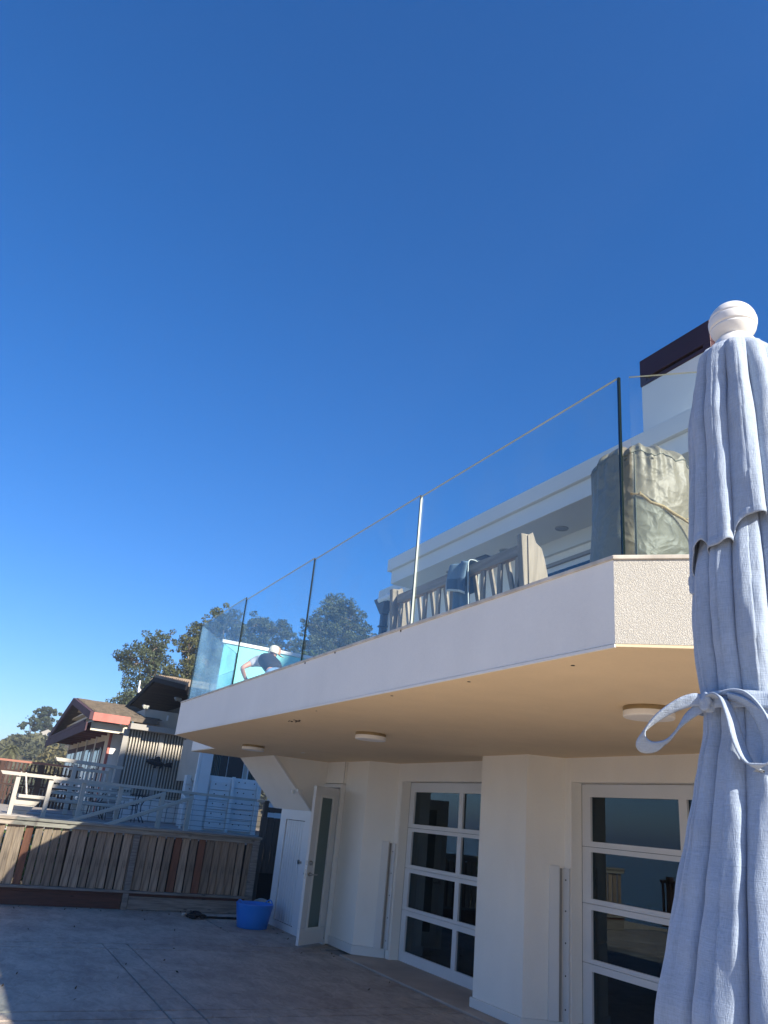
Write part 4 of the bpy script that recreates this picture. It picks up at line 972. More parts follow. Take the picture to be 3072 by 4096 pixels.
for (xa, xb, yw) in [(6.66, 7.3, 25.6), (6.28, 7.28, 22.0), (7.40, 8.4, 22.0)]:
    w_o = h1p(MB().box(xa, xb, yw + .30, yw + .345, 2.28, 3.35), 'window_frame', M['trim'], bevel=.004)
    n_ = 2 if xb - xa > .7 else 1; ww = (xb - xa - .04) / n_
    for k in range(n_):
        MB().box(xa + .03 + k * ww, xa + .01 + (k + 1) * ww, yw + .285, yw + .298, 2.33, 3.32).build('pane', M['dark_pane'], w_o)
    cur = MB()
    for k in range(5): cur.box(xa + .05 + k * .05, xa + .075 + k * .05, yw + .27, yw + .283, 2.33, 3.32)
    cur.build('curtain', mat('olive_curtain', (.10, .12, .10), .9) if 'olive_curtain' not in bpy.data.materials else bpy.data.materials['olive_curtain'], w_o)
h1p(MB().box(7.9, 9.2, 21.6, 21.7, DZ, 2.4), 'side_cladding', M['lagging'])
# low gable roof, ridge running inland, open underside
GX = 5.8
ap = (30.2, 5.87); fl = (36.8, 4.97); nr = (24.85, 5.02)
rf = h1p(MB().extr([(nr[0], nr[1] + .03), (ap[0], ap[1] + .03), (fl[0], fl[1] + .03), (fl[0], fl[1] + .16), (ap[0], ap[1] + .17), (nr[0], nr[1] + .16)], 'x', GX + .05, 15), 'roof', M['shingle2'])
h1p(MB().extr([(nr[0] - .05, nr[1] - .09), (ap[0], ap[1] - .09), (ap[0], ap[1] + .07), (nr[0] - .05, nr[1] + .07)], 'x', GX - .04, GX + .045), 'rake_fascia', M['roof_black'])
h1p(MB().extr([(ap[0] + .001, ap[1] - .09), (fl[0] + .05, fl[1] - .09), (fl[0] + .05, fl[1] + .07), (ap[0] + .001, ap[1] + .07)], 'x', GX - .04, GX + .045), 'rake_fascia', M['roof_black'])
k = 0; yv = nr[0] + .05
while yv < fl[0] - .1:                                             # underside boards run inland
    def zz(y): return nr[1] + (ap[1] - nr[1]) * (y - nr[0]) / (ap[0] - nr[0]) if y < ap[0] else ap[1] + (fl[1] - ap[1]) * (y - ap[0]) / (fl[0] - ap[0])
    y2 = min(yv + .20, fl[0] - .02)
    v = [(GX + .05, yv, zz(yv) - .02), (GX + .05, y2, zz(y2) - .02), (12, y2, zz(y2) - .02), (12, yv, zz(yv) - .02)]
    v += [(a, b, c + .03) for a, b, c in v]
    h1p(MB().add(v, [(0, 1, 2, 3), (4, 7, 6, 5), (0, 4, 5, 1), (1, 5, 6, 2), (2, 6, 7, 3), (3, 7, 4, 0)]), 'soffit_board', M['soffit_dark'])
    yv += .22
h1p(MB().box(GX + .05, 14, nr[0] - .09, nr[0] - .01, nr[1] - .24, nr[1] + .03), 'eave_shade_board', M['roof_black'])  # deep eave board added to shade the top of the slatted screen
mb = MB()
for j in range(34):                                              # shingle butts along the near slope
    for i in range(26):
        y0 = nr[0] + .02 + j * .155; x0 = GX + .06 + i * .22 + (j % 2) * .1
        z0 = nr[1] + .165 + (ap[1] - nr[1]) * (y0 - nr[0]) / (ap[0] - nr[0]); t = random.uniform(.02, .045)
        dzv = (ap[1] - nr[1]) / (ap[0] - nr[0]) * .2
        w2 = random.uniform(.16, .21)
        v = [(x0, y0, z0), (x0 + w2, y0, z0), (x0 + w2, y0 + .2, z0 + dzv), (x0, y0 + .2, z0 + dzv), (x0, y0, z0 + t), (x0 + w2, y0, z0 + t), (x0 + w2, y0 + .2, z0 + dzv + .008), (x0, y0 + .2, z0 + dzv + .008)]
        mb.add(v, [(0, 3, 2, 1), (4, 5, 6, 7), (0, 1, 5, 4), (1, 2, 6, 5), (2, 3, 7, 6), (3, 0, 4, 7)])
sh1 = mb.build('shingles', M['shingle2'], h1, kind='stuff'); sh1.location = -Vector((7.5, 24, DZ))
# wall stub between slatted screen and roof
h1p(MB().box(5.27, 7.4, 28.0, 29.6, 3.88, 4.52), 'stub_wall', M['beige'], bevel=.02)
h1p(MB().box(7.4, 10, 28.5, 35, 1, 5.2), 'inner_wall', M['slat_back'])
h1p(MB().box(6.05, 6.11, 27.96, 27.995, 4.22, 4.40), 'junction_box', M['white'], bevel=.005)
# floodlights
flp = None
for (x, y, z, lb) in [(5.22, 27.9, 4.58, 'pair of floodlights at the left corner of the beige stub wall'), (6.22, 27.7, 4.98, 'pair of floodlights under the dark roof next to the balcony')]:
    if flp is None:
        flp = c = empty('floodlight', (x, y, z))
        for s_ in (-.07, .07):
            hd = MB().tube([(s_, .05, .02), (s_, -.02, 0), (s_, -.08, -.03)], [.03, .055, .075], 14).build('lamp_head', M['taupe'], c, smooth=True)
            MB().tube([(s_, -.081, -.030), (s_, -.09, -.034)], [.068, .06], 14).build('lens', M['lampglass'], hd)
        MB().tube([(0, .09, -.05), (0, .04, 0), (0, 0, .0)], .02, 8).build('bracket', M['taupe'], c)
    else: c = copy_tree(flp)
    c.location = (x, y, z); c.rotation_euler = (0, 0, .5); tag(c, lb, 'floodlight', 'outdoor floodlights')
cam2 = empty('roof_camera', (5.75, 32.6, 5.66), 0, 'small white security camera clipped to the black roof edge', 'camera')
MB().bar((0, -.1, -.05), (0, .25, .05), .14, .12).build('body', M['bag_white'], cam2, bevel=.02)
MB().bar((-.02, .1, .05), (-.02, .22, .42), .05, .05).build('antenna', M['bag_white'], cam2, bevel=.01)

# ------------------------------------------------------------------ neighbour house 2 (plum gable)
h2 = empty('plum_gabled_house', (4.2, 31, DZ), 0, 'neighbouring house with plum gable boards, red eave and shingled roof', 'house')
def h2p(mb, name, m_, parent=None, **k):
    o = mb.build(name, m_, parent or h2, **k)
    if parent is None: o.location = o.location - Vector((4.2, 31, DZ))
    return o
def s2(p): return (p[0] * .955, 1.63 + (p[1] - 1.63) * .955)
HX = 3.44
A = s2((34.8, 5.09)); Bf = s2((41.75, 3.94)); Bn = s2((28.53, 4.08))        # (y, z) of the gable
cx = 4.39; yn = 28.65; yf = 40.0
# far wall facing the sea, with windows
h2p(MB().box(cx, cx + .15, yn, yf, DZ, 3.77), 'sea_wall', M['cream'])
h2p(MB().box(cx, 4.93, yn - .02, yn + .1, DZ, 3.77), 'side_wall', M['lagging'])
for k in range(5): h2p(MB().box(cx + .09 + k * .092, cx + .175 + k * .092, yn - .045, yn - .021, DZ, 3.67), 'wall_board', M['cream'] if False else M['lagging'], bevel=.003)
h2p(MB().box(cx - .01, cx + .075, yn - .05, yn + .06, DZ, 3.70), 'corner_trim', M['red_trim'])
for (ya, yb) in [(29.5, 31.3), (31.6, 33.7), (34.0, 36.2), (36.5, 39.4)]:
    w_o = h2p(MB().box(cx - .03, cx - .002, ya, yb, 1.25, 3.37), 'window', M['purple'], bevel=.004)
    nn_ = 2; ww = (yb - ya) / nn_
    for k in range(nn_):
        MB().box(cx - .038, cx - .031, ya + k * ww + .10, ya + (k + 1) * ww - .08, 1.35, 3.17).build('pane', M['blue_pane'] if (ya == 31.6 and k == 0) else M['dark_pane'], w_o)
    MB().box(cx - .045, cx - .0385, ya + .22, ya + .5, 1.35, 3.17).build('curtain', M['taupe'], w_o)
    h2p(MB().box(cx - .05, cx - .002, yb + .10, yb + .19, 1.0, 3.6), 'mullion', M['trim'])
# roof slopes
def roofslab(p, q, name, m_, x0, x1, t=.14):
    return h2p(MB().extr([p, q, (q[0], q[1] + t), (p[0], p[1] + t)], 'x', x0, x1), name, m_)
roofslab((Bn[0], Bn[1]), (A[0], A[1]), 'roof', M['shingle'], HX + .08, 5.62); roofslab((A[0], A[1]), (Bf[0], Bf[1]), 'roof', M['shingle'], HX + .08, 5.62)
mb = MB(); sl_ = (A[1] - Bn[1]) / (A[0] - Bn[0])
for j in range(29):
    for i in range(13):
        y0 = Bn[0] + .0 + j * .20; x0 = HX + .09 + i * .17 + (j % 2) * .08
        z0 = Bn[1] + .142 + sl_ * (y0 - Bn[0]); t = random.uniform(.018, .035); w2 = random.uniform(.155, .169)
        v = [(x0, y0, z0), (x0 + w2, y0, z0), (x0 + w2, y0 + .24, z0 + sl_ * .24), (x0, y0 + .24, z0 + sl_ * .24)]
        v += [(a, b, c + (t if q < 2 else .008)) for q, (a, b, c) in enumerate(v)]
        mb.add(v, [(0, 3, 2, 1), (4, 5, 6, 7), (0, 1, 5, 4), (1, 2, 6, 5), (2, 3, 7, 6), (3, 0, 4, 7)])
sh2 = mb.build('shingles', M['shingle'], h2, kind='stuff'); sh2.location = -Vector((4.2, 31, DZ))
def rake(p, q, w=.12, x0=HX - .04, x1=HX + .075, m_=None, name='bargeboard'):
    return h2p(MB().extr([(p[0], p[1] - w), (q[0], q[1] - w), (q[0], q[1] + .13), (p[0], p[1] + .13)], 'x', x0, x1), name, m_ or M['purple'])
rake((Bn[0] - .05, Bn[1]), (A[0], A[1])); rake((A[0] + .001, A[1]), (Bf[0] + .05, Bf[1]))
h2p(MB().extr([(Bn[0] - .02, Bn[1] - .20), (Bn[0] - .02, Bn[1] - .48), (Bf[0] + .1, Bf[1] - .44), (Bf[0] + .1, Bf[1] - .14)], 'x', HX - .09, HX - .045), 'tie_beam', M['purple'])
h2p(MB().extr([(Bn[0] + .6, Bn[1] - .10), (Bn[0] + .6, Bn[1] - .20), (Bf[0] - .6, Bf[1] - .13), (Bf[0] - .6, Bf[1] - .03)], 'x', HX - .10, HX - .045), 'tie_cap', M['purple'])
gb = h2p(MB().extr([(Bn[0] + 1, Bn[1]), (A[0], A[1] - .05), (Bf[0] - 1, Bf[1])], 'x', cx - .3, cx - .2), 'gable_wall', M['cream'])
for k in range(4):
    z = 3.98 + k * .23; ya = Bn[0] + 1 + k * 1.3; yb = Bf[0] - .8 - k * 1.35
    h2p(MB().box(cx - .55, cx - .31, ya, yb, z, z + .07), 'gable_slat', M['cream'], bevel=.005)
for k in range(9):
    y0 = 28.0 + k * 1.3
    h2p(MB().box(HX + .08, cx + .3, y0, y0 + .12, 3.56, 3.77), 'rafter', M['rafter'])
h2p(MB().box(HX + .08, cx - .01, 27.6, 39.4, 3.771, 3.81), 'eave_lining', M['rafter'])
# red eave along the near side
ze = Bn[1]
h2p(MB().box(HX + .076, 4.70, Bn[0] - .06, Bn[0] - .02, ze - .14, ze + .12), 'eave_fascia', M['red_trim'], bevel=.006)
h2p(MB().box(HX + .12, 4.72, Bn[0] + .3, Bn[0] + .36, ze - .42, ze - .15), 'eave_band', M['cream'])
h2p(MB().box(HX + .12, 4.72, Bn[0] + .0, Bn[0] + 1.3, ze - .03, ze - .005), 'eave_soffit', M['rafter'])

# ------------------------------------------------------------------ brown balustrade at the far left
br = empty('brown_balustrade', (1.2, 32, DZ), 0, 'brown painted balustrade with close balusters at the far left', 'railing')
def brp(mb, name, m_, **k):
    o = mb.build(name, m_, br, **k); o.location = o.location - Vector((1.2, 32, DZ)); return o
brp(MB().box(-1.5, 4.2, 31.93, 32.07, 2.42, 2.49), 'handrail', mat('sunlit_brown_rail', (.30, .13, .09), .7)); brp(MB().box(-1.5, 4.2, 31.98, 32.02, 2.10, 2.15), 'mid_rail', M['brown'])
brp(MB().box(-1.5, 4.2, 31.98, 32.02, 1.62, 1.68), 'mid_rail', M['brown'])
for px in (-.8, 1.45, 2.78, 3.9): brp(MB().box(px - .09, px + .09, 31.9, 32.08, DZ, 2.41), 'post', M['brown'], bevel=.005)
x = -1.4
while x < 4.1:
    brp(MB().box(x, x + .055, 31.985, 32.015, 1.62, 2.40), 'baluster', M['brown']); x += .135
mb = MB(); x = -1.4
while x < 4.1: mb.box(x, x + .08, 32.02, 32.05, DZ, 1.6); x += .12
brp(mb, 'lower_boards', M['brown'])
b4 = empty('dark_lattice', (1.0, 30.5, DZ), 0, 'very dark slatted lattice below the brown balustrade at the far left', 'lattice')
for k in range(8):
    MB().box(-3, .35, 0, .04, .05 + k * .10, .10 + k * .10).build('slat', M['brown'] if k % 2 else M['slat_back'], b4)
for k in range(6): MB().box(-3 + k * .62, -2.9 + k * .62, .05, .1, 0, .95).build('upright', M['slat_back'], b4)

# ------------------------------------------------------------------ things on the balcony
FZ = 2.60
# V-slatted teak bench, back towards us
tbn = empty('teak_bench', (3.1, 4.95, FZ), 0, 'weathered teak bench with V shaped back slats behind the glass', 'bench')
L0, L1 = -.95, .95
MB().box(-.02, .025, L0 + .05, L1 - .05, .845, .93).build('top_rail', M['teak_y'], tbn, bevel=.006)
MB().box(-.015, .02, L0 + .05, L1 - .05, .36, .42).build('lower_rail', M['teak_y'], tbn, bevel=.005)
for s_ in (-1, 1):
    yv = s_ * .93
    MB().bar((.06, yv, 0), (-.035, yv, .98), .055, .075, up=(1, 0, 0)).build('back_post', M['teak'], tbn, bevel=.006)
    clean(MB().extr([(.03, .0), (-.02, .97), (.02, 1.0), (.05, .93), (.10, .90), (.13, .82), (.17, .66), (.22, .40), (.20, .0)], 'y', yv - .038, yv - .012).build('end_panel', M['teak'], tbn))
    MB().bar((.58, yv, 0), (.58, yv, .62), .055, .055, up=(1, 0, 0)).build('front_leg', M['teak'], tbn, bevel=.006)
    MB().box(.03, .62, yv - .035, yv + .035, .62, .65).build('armrest', M['teak'], tbn, bevel=.008)
ns = 9
for i in range(ns):
    yc = -.84 + i * 1.68 / (ns - 1)
    MB().bar((.0, yc + .0, .42), (.0, yc + .005, .845), .045, .022, up=(1, 0, 0)).build('back_slat', M['teak'], tbn, bevel=.003)
    if i < ns - 1:
        MB().bar((.025, yc + .025, .42), (.025, yc + .16, .845), .04, .02, up=(1, 0, 0)).build('back_slat', M['teak'], tbn, bevel=.003)
for k in range(6): MB().box(.06 + k * .09, .13 + k * .09, L0 + .02, L1 - .02, .40, .42).build('seat_slat', M['teak_y'], tbn, bevel=.004)
# backrest cushion cloth lying against the end
# towel over the rail
def sheet(fn, nu, nv, name, m_, parent=None, thick=.006, smooth=True, mi=None, mats=None):
    vs = [fn(i / (nu - 1), j / (nv - 1)) for j in range(nv) for i in range(nu)]
    fs = [(j * nu + i, j * nu + i + 1, (j + 1) * nu + i + 1, (j + 1) * nu + i) for j in range(nv - 1) for i in range(nu - 1)]
    mb = MB(); mb.add(vs, fs)
    if mi: mb.m = [mi((i + .5) / (nu - 1), (j + .5) / (nv - 1)) for j in range(nv - 1) for i in range(nu - 1)]
    o = mb.build(name, mats or m_, parent, smooth=smooth)
    if thick: s_ = o.modifiers.new('thick', 'SOLIDIFY'); s_.thickness = thick; s_.offset = 0
    return o
def tw_fn(u, v):
    # v: 0 front side (inside) hanging -> over rail -> 1 outside hanging
    y = -.30 + .20 * u - .04 * (v - .5) * (v > .5) * 2
    s_ = (v - .35) * .80
    if s_ < -.06: x = .05; z = .945 + s_ + .06
    elif s_ < .06: a = (s_ + .06) / .12 * math.pi; x = .045 * math.cos(a) + .0; z = .945 + .02 * math.sin(a)
    else: x = -.05; z = .945 - (s_ - .06)
    x -= .022 * math.sin(u * 15 + 2 * v) * (max(0, s_) * 2.2); y += .045 * (u - .5) * max(0, s_) * 3
    z -= .06 * (1 - u) * (s_ > .06) * 0
    return (x, y, z)
twl = sheet(tw_fn, 34, 60, 'towel', None, None, .006, mats=[M['towel'], M['towel_dark'], M['towel_edge']], mi=lambda u, v: 2 if (u > .965 or u < .03) else (1 if .58 < v < .66 or v > .93 else 0))
twl.location = (3.1, 4.97, FZ); tag(twl, 'blue grey towel draped over the bench back behind the glass', 'towel')
def tw2(u, v):
    x = -.075 - .02 * math.sin(u * 11) - .01 * v; y = -.33 + .30 * u + .02 * math.sin(v * 3); z = .952 - .20 * v * (1 + .3 * (1 - u)) - .012 * (u - .5) ** 2 * 8
    return (x, y, z)
o = sheet(tw2, 26, 14, 'cloth_flap', None, None, .006, mats=[M['towel'], M['towel_dark'], M['towel_edge']], mi=lambda u, v: 2 if u > .93 or v > .95 else (1 if v > .5 else 0))
o.parent = twl

# covered heater or grill at the balcony corner: creased tarp
cov = empty('grill_cover', (2.93, 2.81, FZ), R_(-12), 'creased grey green cover over a tall grill at the balcony corner', 'grill cover')
def cov_fn(u, v):
    th = 2 * math.pi * u + .2
    # rounded-square section, gathered top
    n_ = 2.8; c, s_ = math.cos(th), math.sin(th)
    rr = .238 / ((abs(c) ** n_ + abs(s_) ** n_) ** (1 / n_))
    if v > .8:
        t = (v - .8) / .2; f = math.cos(t * math.pi / 2) ** .55; z = .97 + .10 * math.sin(t * math.pi / 2) ** 1.3
    else: t = 0; f = 1.0 + .06 * (1 - v / .8); z = .97 * v / .8
    r = rr * f
    g_ = max(0, (v - .45) / .4); gather = .009 * math.sin(th * 23 + 2 * math.sin(th * 3)) * min(1, g_ ** 2.5) * (1 if v < .86 else max(0, (1 - v) / .14))
    p = Vector((math.cos(th) * 3.1, math.sin(th) * 3.1, z * 4.2))
    w = mnoise.noise(p * .4) * .016 + abs(mnoise.noise(p * .6 + Vector((3, 1, 7)))) * -.012
    r += (gather + w) * (1 if t < .6 else (1 - t) * 2.5)
    if v > .99: r = .001
    return (r * c, r * s_, max(z + (.012 * math.sin(th * 11) if .78 < v < .97 else 0), .0))
o = sheet(cov_fn, 240, 120, 'cover_cloth', M['tarp'], cov, 0)
o.rotation_euler = (0, 0, R_(0))
# seam down the cover with stitches
P = []
for j in range(40):
    u = (R_(232) - .2) / (2 * math.pi); q = cov_fn(u, j / 39 * .80); P.append((q[0] * 1.008, q[1] * 1.008, q[2]))
MB().tube(P, .0035, 5).build('seam', mat('seam', (.12, .13, .10), .5), cov)
P = [tuple(c * 1.006 for c in cov_fn(i / 90, .805)[:2]) + (cov_fn(i / 90, .805)[2],) for i in range(91)]
MB().tube(P, .0035, 5).build('hem_stitch', bpy.data.materials['seam'], cov)

# driftwood stick wedged on the railing corner
stk = MB().tube([(2.515, 2.47, 3.205), (2.56, 2.44, 3.203), (2.60, 2.425, 3.17), (2.66, 2.40, 3.155), (2.70, 2.38, 3.125), (2.745, 2.36, 3.10), (2.775, 2.345, 3.075)],
                [.005, .0068, .0075, .0078, .0085, .0072, .004], 8)
stk.tube([(2.545, 2.445, 3.203), (2.553, 2.436, 3.214)], [.004, .003], 6); stk.tube([(2.75, 2.357, 3.096), (2.77, 2.345, 3.108)], [.005, .002], 6); stk.tube([(2.65, 2.404, 3.156), (2.652, 2.40, 3.142)], [.004, .002], 6)
stk = stk.build('driftwood_stick', M['stick'], smooth=True); tag(stk, 'pale bent driftwood stick in front of the grey green cover', 'stick')

# crumpled red and white bag
def bag_fn(u, v):
    x = (u - .5) * .35; y = (v - .5) * .62
    h = .44 * max(0, 1 - (2 * u - 1) ** 2) * max(0, (1 - (2 * v - 1) ** 2)) ** .6
    h *= .85 + .5 * mnoise.noise(Vector((x * 9, y * 9, 1))); return (x, y, h)
bag = sheet(bag_fn, 22, 30, 'shopping_bag', None, None, .003, mats=[M['bag_white'], M['bag_red']], mi=lambda u, v: 1 if (v > .62 or (abs(v - .35) < .05)) else 0, smooth=False)
bag.location = (2.78, 5.62, FZ); tag(bag, 'crumpled red and white bag just above the balcony edge', 'bag')

# blue bucket beside the person
bc = MB().lathe([(0, 0), (.11, 0), (.14, .24), (.148, .25), (.13, .24), (.10, .02), (0, .02)], n=28).build('bucket', M['bucket'], smooth=True)
bc.location = (3.35, 10.6, FZ + .55); 
bc.location = (3.1, 10.55, FZ); tag(bc, 'blue bucket by the kneeling person on the balcony', 'bucket')

# ------------------------------------------------------------------ person bending behind the glass
per = empty('person', (3.72, 11.0, FZ), 0, 'person bending over in black vest, grey tee, jeans, cap and white gloves', 'person')
def skin(name, verts, edges, radii, m_, parent=None, sub=2, root=0):
    me = bpy.data.meshes.new(name); me.from_pydata(verts, edges, []); o = bpy.data.objects.new(name, me); link(o, parent or per)
    sk = o.modifiers.new('skin', 'SKIN'); sk.use_smooth_shade = True
    for i, r in enumerate(radii):
        rr = r if isinstance(r, tuple) else (r, r)
        me.skin_vertices[0].data[i].radius = rr; me.skin_vertices[0].data[i].use_root = (i == root)
    s_ = o.modifiers.new('sub', 'SUBSURF'); s_.levels = sub; s_.render_levels = sub
    me.materials.append(m_); return o
# facing +y (away along the balcony), bent forward; origin at feet.  pelvis at y -.35
PV = (0.02, -.42, 1.02); CH = (-.02, .05, 1.30); SH = (-.04, .20, 1.32); NK = (.05, .22, 1.39); HD = (.13, .17, 1.48)
body_v = [PV, (.0, -.18, 1.18), CH, SH, (-.19, .20, 1.28), (-.42, .15, 1.12), (-.30, .27, .99), (-.26, .30, .95),
          (.15, .22, 1.28), (.20, .30, 1.05), (.06, .42, .96), (.03, .44, .93), NK, HD, (.19, .15, 1.47),
          (-.11, -.42, .96), (-.14, -.30, .52), (-.14, -.40, .10), (-.14, -.26, .04), (.13, -.42, .96), (.16, -.30, .52), (.16, -.40, .10), (.16, -.26, .04)]
body_e = [(0, 1), (1, 2), (2, 3), (3, 4), (4, 5), (5, 6), (6, 7), (3, 8), (8, 9), (9, 10), (10, 11), (3, 12), (12, 13), (13, 14), (0, 15), (15, 16), (16, 17), (17, 18), (0, 19), (19, 20), (20, 21), (21, 22)]
body_r = [(.13, .11), (.13, .10), (.14, .11), (.12, .09), .065, .048, .036, .03, .065, .048, .036, .03, .055, .095, .075, .085, .065, .045, .04, .085, .065, .045, .04]
skin('body', body_v, body_e, body_r, M['skin'])
skin('tee_shirt', [(.0, -.30, 1.12), (.0, -.15, 1.2), CH, SH, (-.19, .20, 1.28), (-.31, .175, 1.20), (.15, .22, 1.28), (.19, .28, 1.12)], [(0, 1), (1, 2), (2, 3), (3, 4), (4, 5), (3, 6), (6, 7)],
     [(.15, .13), (.15, .12), (.158, .128), (.135, .11), .085, .078, .085, .078], M['tee'])
skin('vest', [(.01, -.40, 1.06), (.0, -.15, 1.21), (-.02, .04, 1.31), (-.03, .19, 1.335)], [(0, 1), (1, 2), (2, 3)], [(.185, .155), (.185, .15), (.185, .15), (.155, .125)], M['vest'])
skin('jeans', [PV, (0, -.33, 1.08), (-.11, -.42, .96), (-.14, -.30, .52), (-.14, -.39, .12), (.13, -.42, .96), (.16, -.30, .52), (.16, -.39, .12)], [(0, 1), (0, 2), (2, 3), (3, 4), (0, 5), (5, 6), (6, 7)],
     [(.17, .15), (.16, .14), .10, .095, .07, .10, .095, .07], M['jeans'])
# gloved hands with separate fingers
for (wx, wy, wz, s_) in [(-.26, .30, .95, -1), (.03, .44, .93, 1)]:
    skin('glove', [(wx, wy, wz + .05), (wx, wy + .01, wz), (wx, wy + .02, wz - .06)], [(0, 1), (1, 2)], [(.036, .036), (.040, .03), (.045, .026)], M['glove'], sub=1)
    for k in range(4):
        fx = wx + (k - 1.5) * .022
        skin('glove_finger', [(fx, wy + .02, wz - .07), (fx, wy + .045, wz - .10), (fx, wy + .035, wz - .13 - (.008 if k in (1, 2) else 0))], [(0, 1), (1, 2)], [.012, .011, .009], M['glove'], sub=1)
    skin('glove_thumb', [(wx + s_ * -.03, wy + .01, wz - .02), (wx + s_ * -.055, wy + .03, wz - .05), (wx + s_ * -.05, wy + .045, wz - .075)], [(0, 1), (1, 2)], [.014, .012, .010], M['glove'], sub=1)
hd_ = Vector(HD)
cp_ = MB().lathe([(.112, -.01), (.112, .02), (.105, .06), (.08, .10), (.04, .118), (0, .122)], n=24).build('cap', [M['cap_w'], M['cap']], per, smooth=True)
cp_.location = hd_ + Vector((.0, .0, .015)); cp_.rotation_euler = (R_(-12), R_(10), R_(-100))
cp_.data.polygons.foreach_set('material_index', [1 if (k % 24) in range(2, 14) else 0 for k in range(len(cp_.data.polygons))])
def vis(u, v):
    a = math.pi * (u * .8 + .1); return (.105 * math.cos(a), .09 + .11 * math.sin(a) * v, -.01 - .02 * v)
bl_ = sheet(vis, 12, 5, 'cap_visor', M['cap'], per, .004); bl_.location = cp_.location; bl_.rotation_euler = cp_.rotation_euler
for s_ in (-1, 1):
    e_ = MB().lathe([(0, 0), (.012, .004), (.016, .012)], n=10).build('ear', M['skin'], per)
    e_.location = hd_ + Vector((s_ * .10, -.0, -.01)); e_.rotation_euler = (0, s_ * R_(90), 0); e_.scale = (1.6, 1.3, 1)
q_ = MB().tube([(0, 0, 0), (0, .028, -.01)], [.014, .008], 8).build('nose', M['skin'], per, smooth=True); q_.location = hd_ + Vector((0, .16, -.05))
for s_ in (-1, 1): q_ = MB().lathe([(0, .006), (.008, 0)], n=8).build('eye', M['dark_metal'], per); q_.location = hd_ + Vector((s_ * .035, .155, -.02)); q_.rotation_euler = (R_(-90), 0, 0)
q_ = MB().box(-.025, .025, 0, .006, 0, .008).build('mouth', M['cap'], per); q_.location = hd_ + Vector((0, .15, -.085))
for k, s_ in enumerate((-.14, .16)): MB().box(s_ - .05, s_ + .05, -.44, -.16, 0, .09).build('shoe', M['vest'], per, bevel=.03)
per.scale = (.86, .86, .86)

# ------------------------------------------------------------------ seaward edge (behind and beside the camera, mirrored in the glass)
sf = empty('seaward_railing', (-3.0, 4, 0), 0, 'wooden railing along the seaward patio edge reflected in the garage glass', 'railing')
y = -6.0
MB().box(-.06, .06, -10, 9.5, .98, 1.04).build('handrail', M['brown'], sf); MB().box(-.03, .03, -10, 9.5, .12, .17).build('bottom_rail', M['brown'], sf)
bb = None
y = -10
while y < 9.5:
    if bb is None: bb = MB().box(-.02, .02, -.02, .02, .17, .98).build('baluster', M['brown'], sf); o = bb
    else: o = inst(bb, 'baluster', sf)
    o.location = (0, y, 0); y += .14
for k in range(9): MB().box(-.06, .06, -10 + k * 2.4, -9.88 + k * 2.4, 0, 1.12).build('post', M['brown'], sf)
for (gx, gy, lb) in [(-3.8, 2.6, 'clump of tall beach grass beyond the seaward railing'), (-4.2, 6.5, 'second clump of beach grass farther along the seaward railing')]:
    mb = MB()
    for k in range(420):
        a = random.uniform(0, 6.28); r0 = random.uniform(0, .5); h_ = random.uniform(.9, 2.0); ln = random.uniform(.1, .6)
        b = Vector((r0 * math.cos(a), r0 * math.sin(a), 0)); d = Vector((math.cos(a), math.sin(a), 0)); w_ = Vector((-d.y, d.x, 0)) * .008
        m_ = b + d * ln * .3 + Vector((0, 0, h_ * .6)); t_ = b + d * ln + Vector((0, 0, h_))
        mb.add([b - w_, b + w_, m_ + w_, m_ - w_, t_], [(0, 1, 2, 3), (3, 2, 4)])
    o = mb.build('beach_grass', M['grass']); o.location = (gx, gy, -.6); tag(o, lb, 'grass clump', 'beach grass clumps')
hl = []
hv = []; hf = []
for i in range(40):
    y_ = -1500 + i * 90; hgt = 26 + 14 * math.sin(i * .7) + 8 * math.sin(i * 1.9); hv += [(-2400, y_, -4), (-2480, y_, min(25, hgt * .55)), (-2700, y_, -4)]
for i in range(39): a = i * 3; hf += [(a, a + 3, a + 4, a + 1), (a + 1, a + 4, a + 5, a + 2)]
o = MB().add(hv, hf).build('headland', mat('far_headland', (.08, .09, .08), .9), smooth=True); tag(clean(o), kind='structure')

# ------------------------------------------------------------------ umbrella
UX, UY = 1.07, 0.78
um = empty('patio_umbrella', (UX, UY, 0), 0, 'closed pale blue linen patio umbrella tied with a bow, white ball finial', 'umbrella')
TOP = 2.50
# finial: ball with two grooves, collar
prof = []
Rb = .0432; zc = 2.558
for i in range(160):
    a = -math.pi / 2 + .62 + (math.pi - .62) * i / 159; r = Rb * math.cos(a); z = zc + Rb * .99 * math.sin(a)
    for ga in (.17, -.33):
        r -= .0022 * math.exp(-((a - ga) / .045) ** 2) * (1 if i < 159 else 0); 
        if a > ga: r -= .0006
    prof.append((max(r, 0), z))
collar = [(.044, 2.482), (.0445, 2.490), (.043, 2.498), (.039, 2.507), (.033, 2.516), (.0275, 2.5215), (.0255, 2.5255)]
MB().lathe(collar + prof, n=72).build('finial', M['finial'], um, smooth=True)
MB().tube([(0, 0, .03), (0, 0, 2.50)], .019, 20).build('pole', M['finial'], um, smooth=True)
MB().lathe([(0, 0), (.26, 0), (.27, .01), (.26, .05), (.06, .08), (.03, .12), (.03, .4), (.02, .4)], n=48).build('base', M['dark_metal'], um, smooth=True)

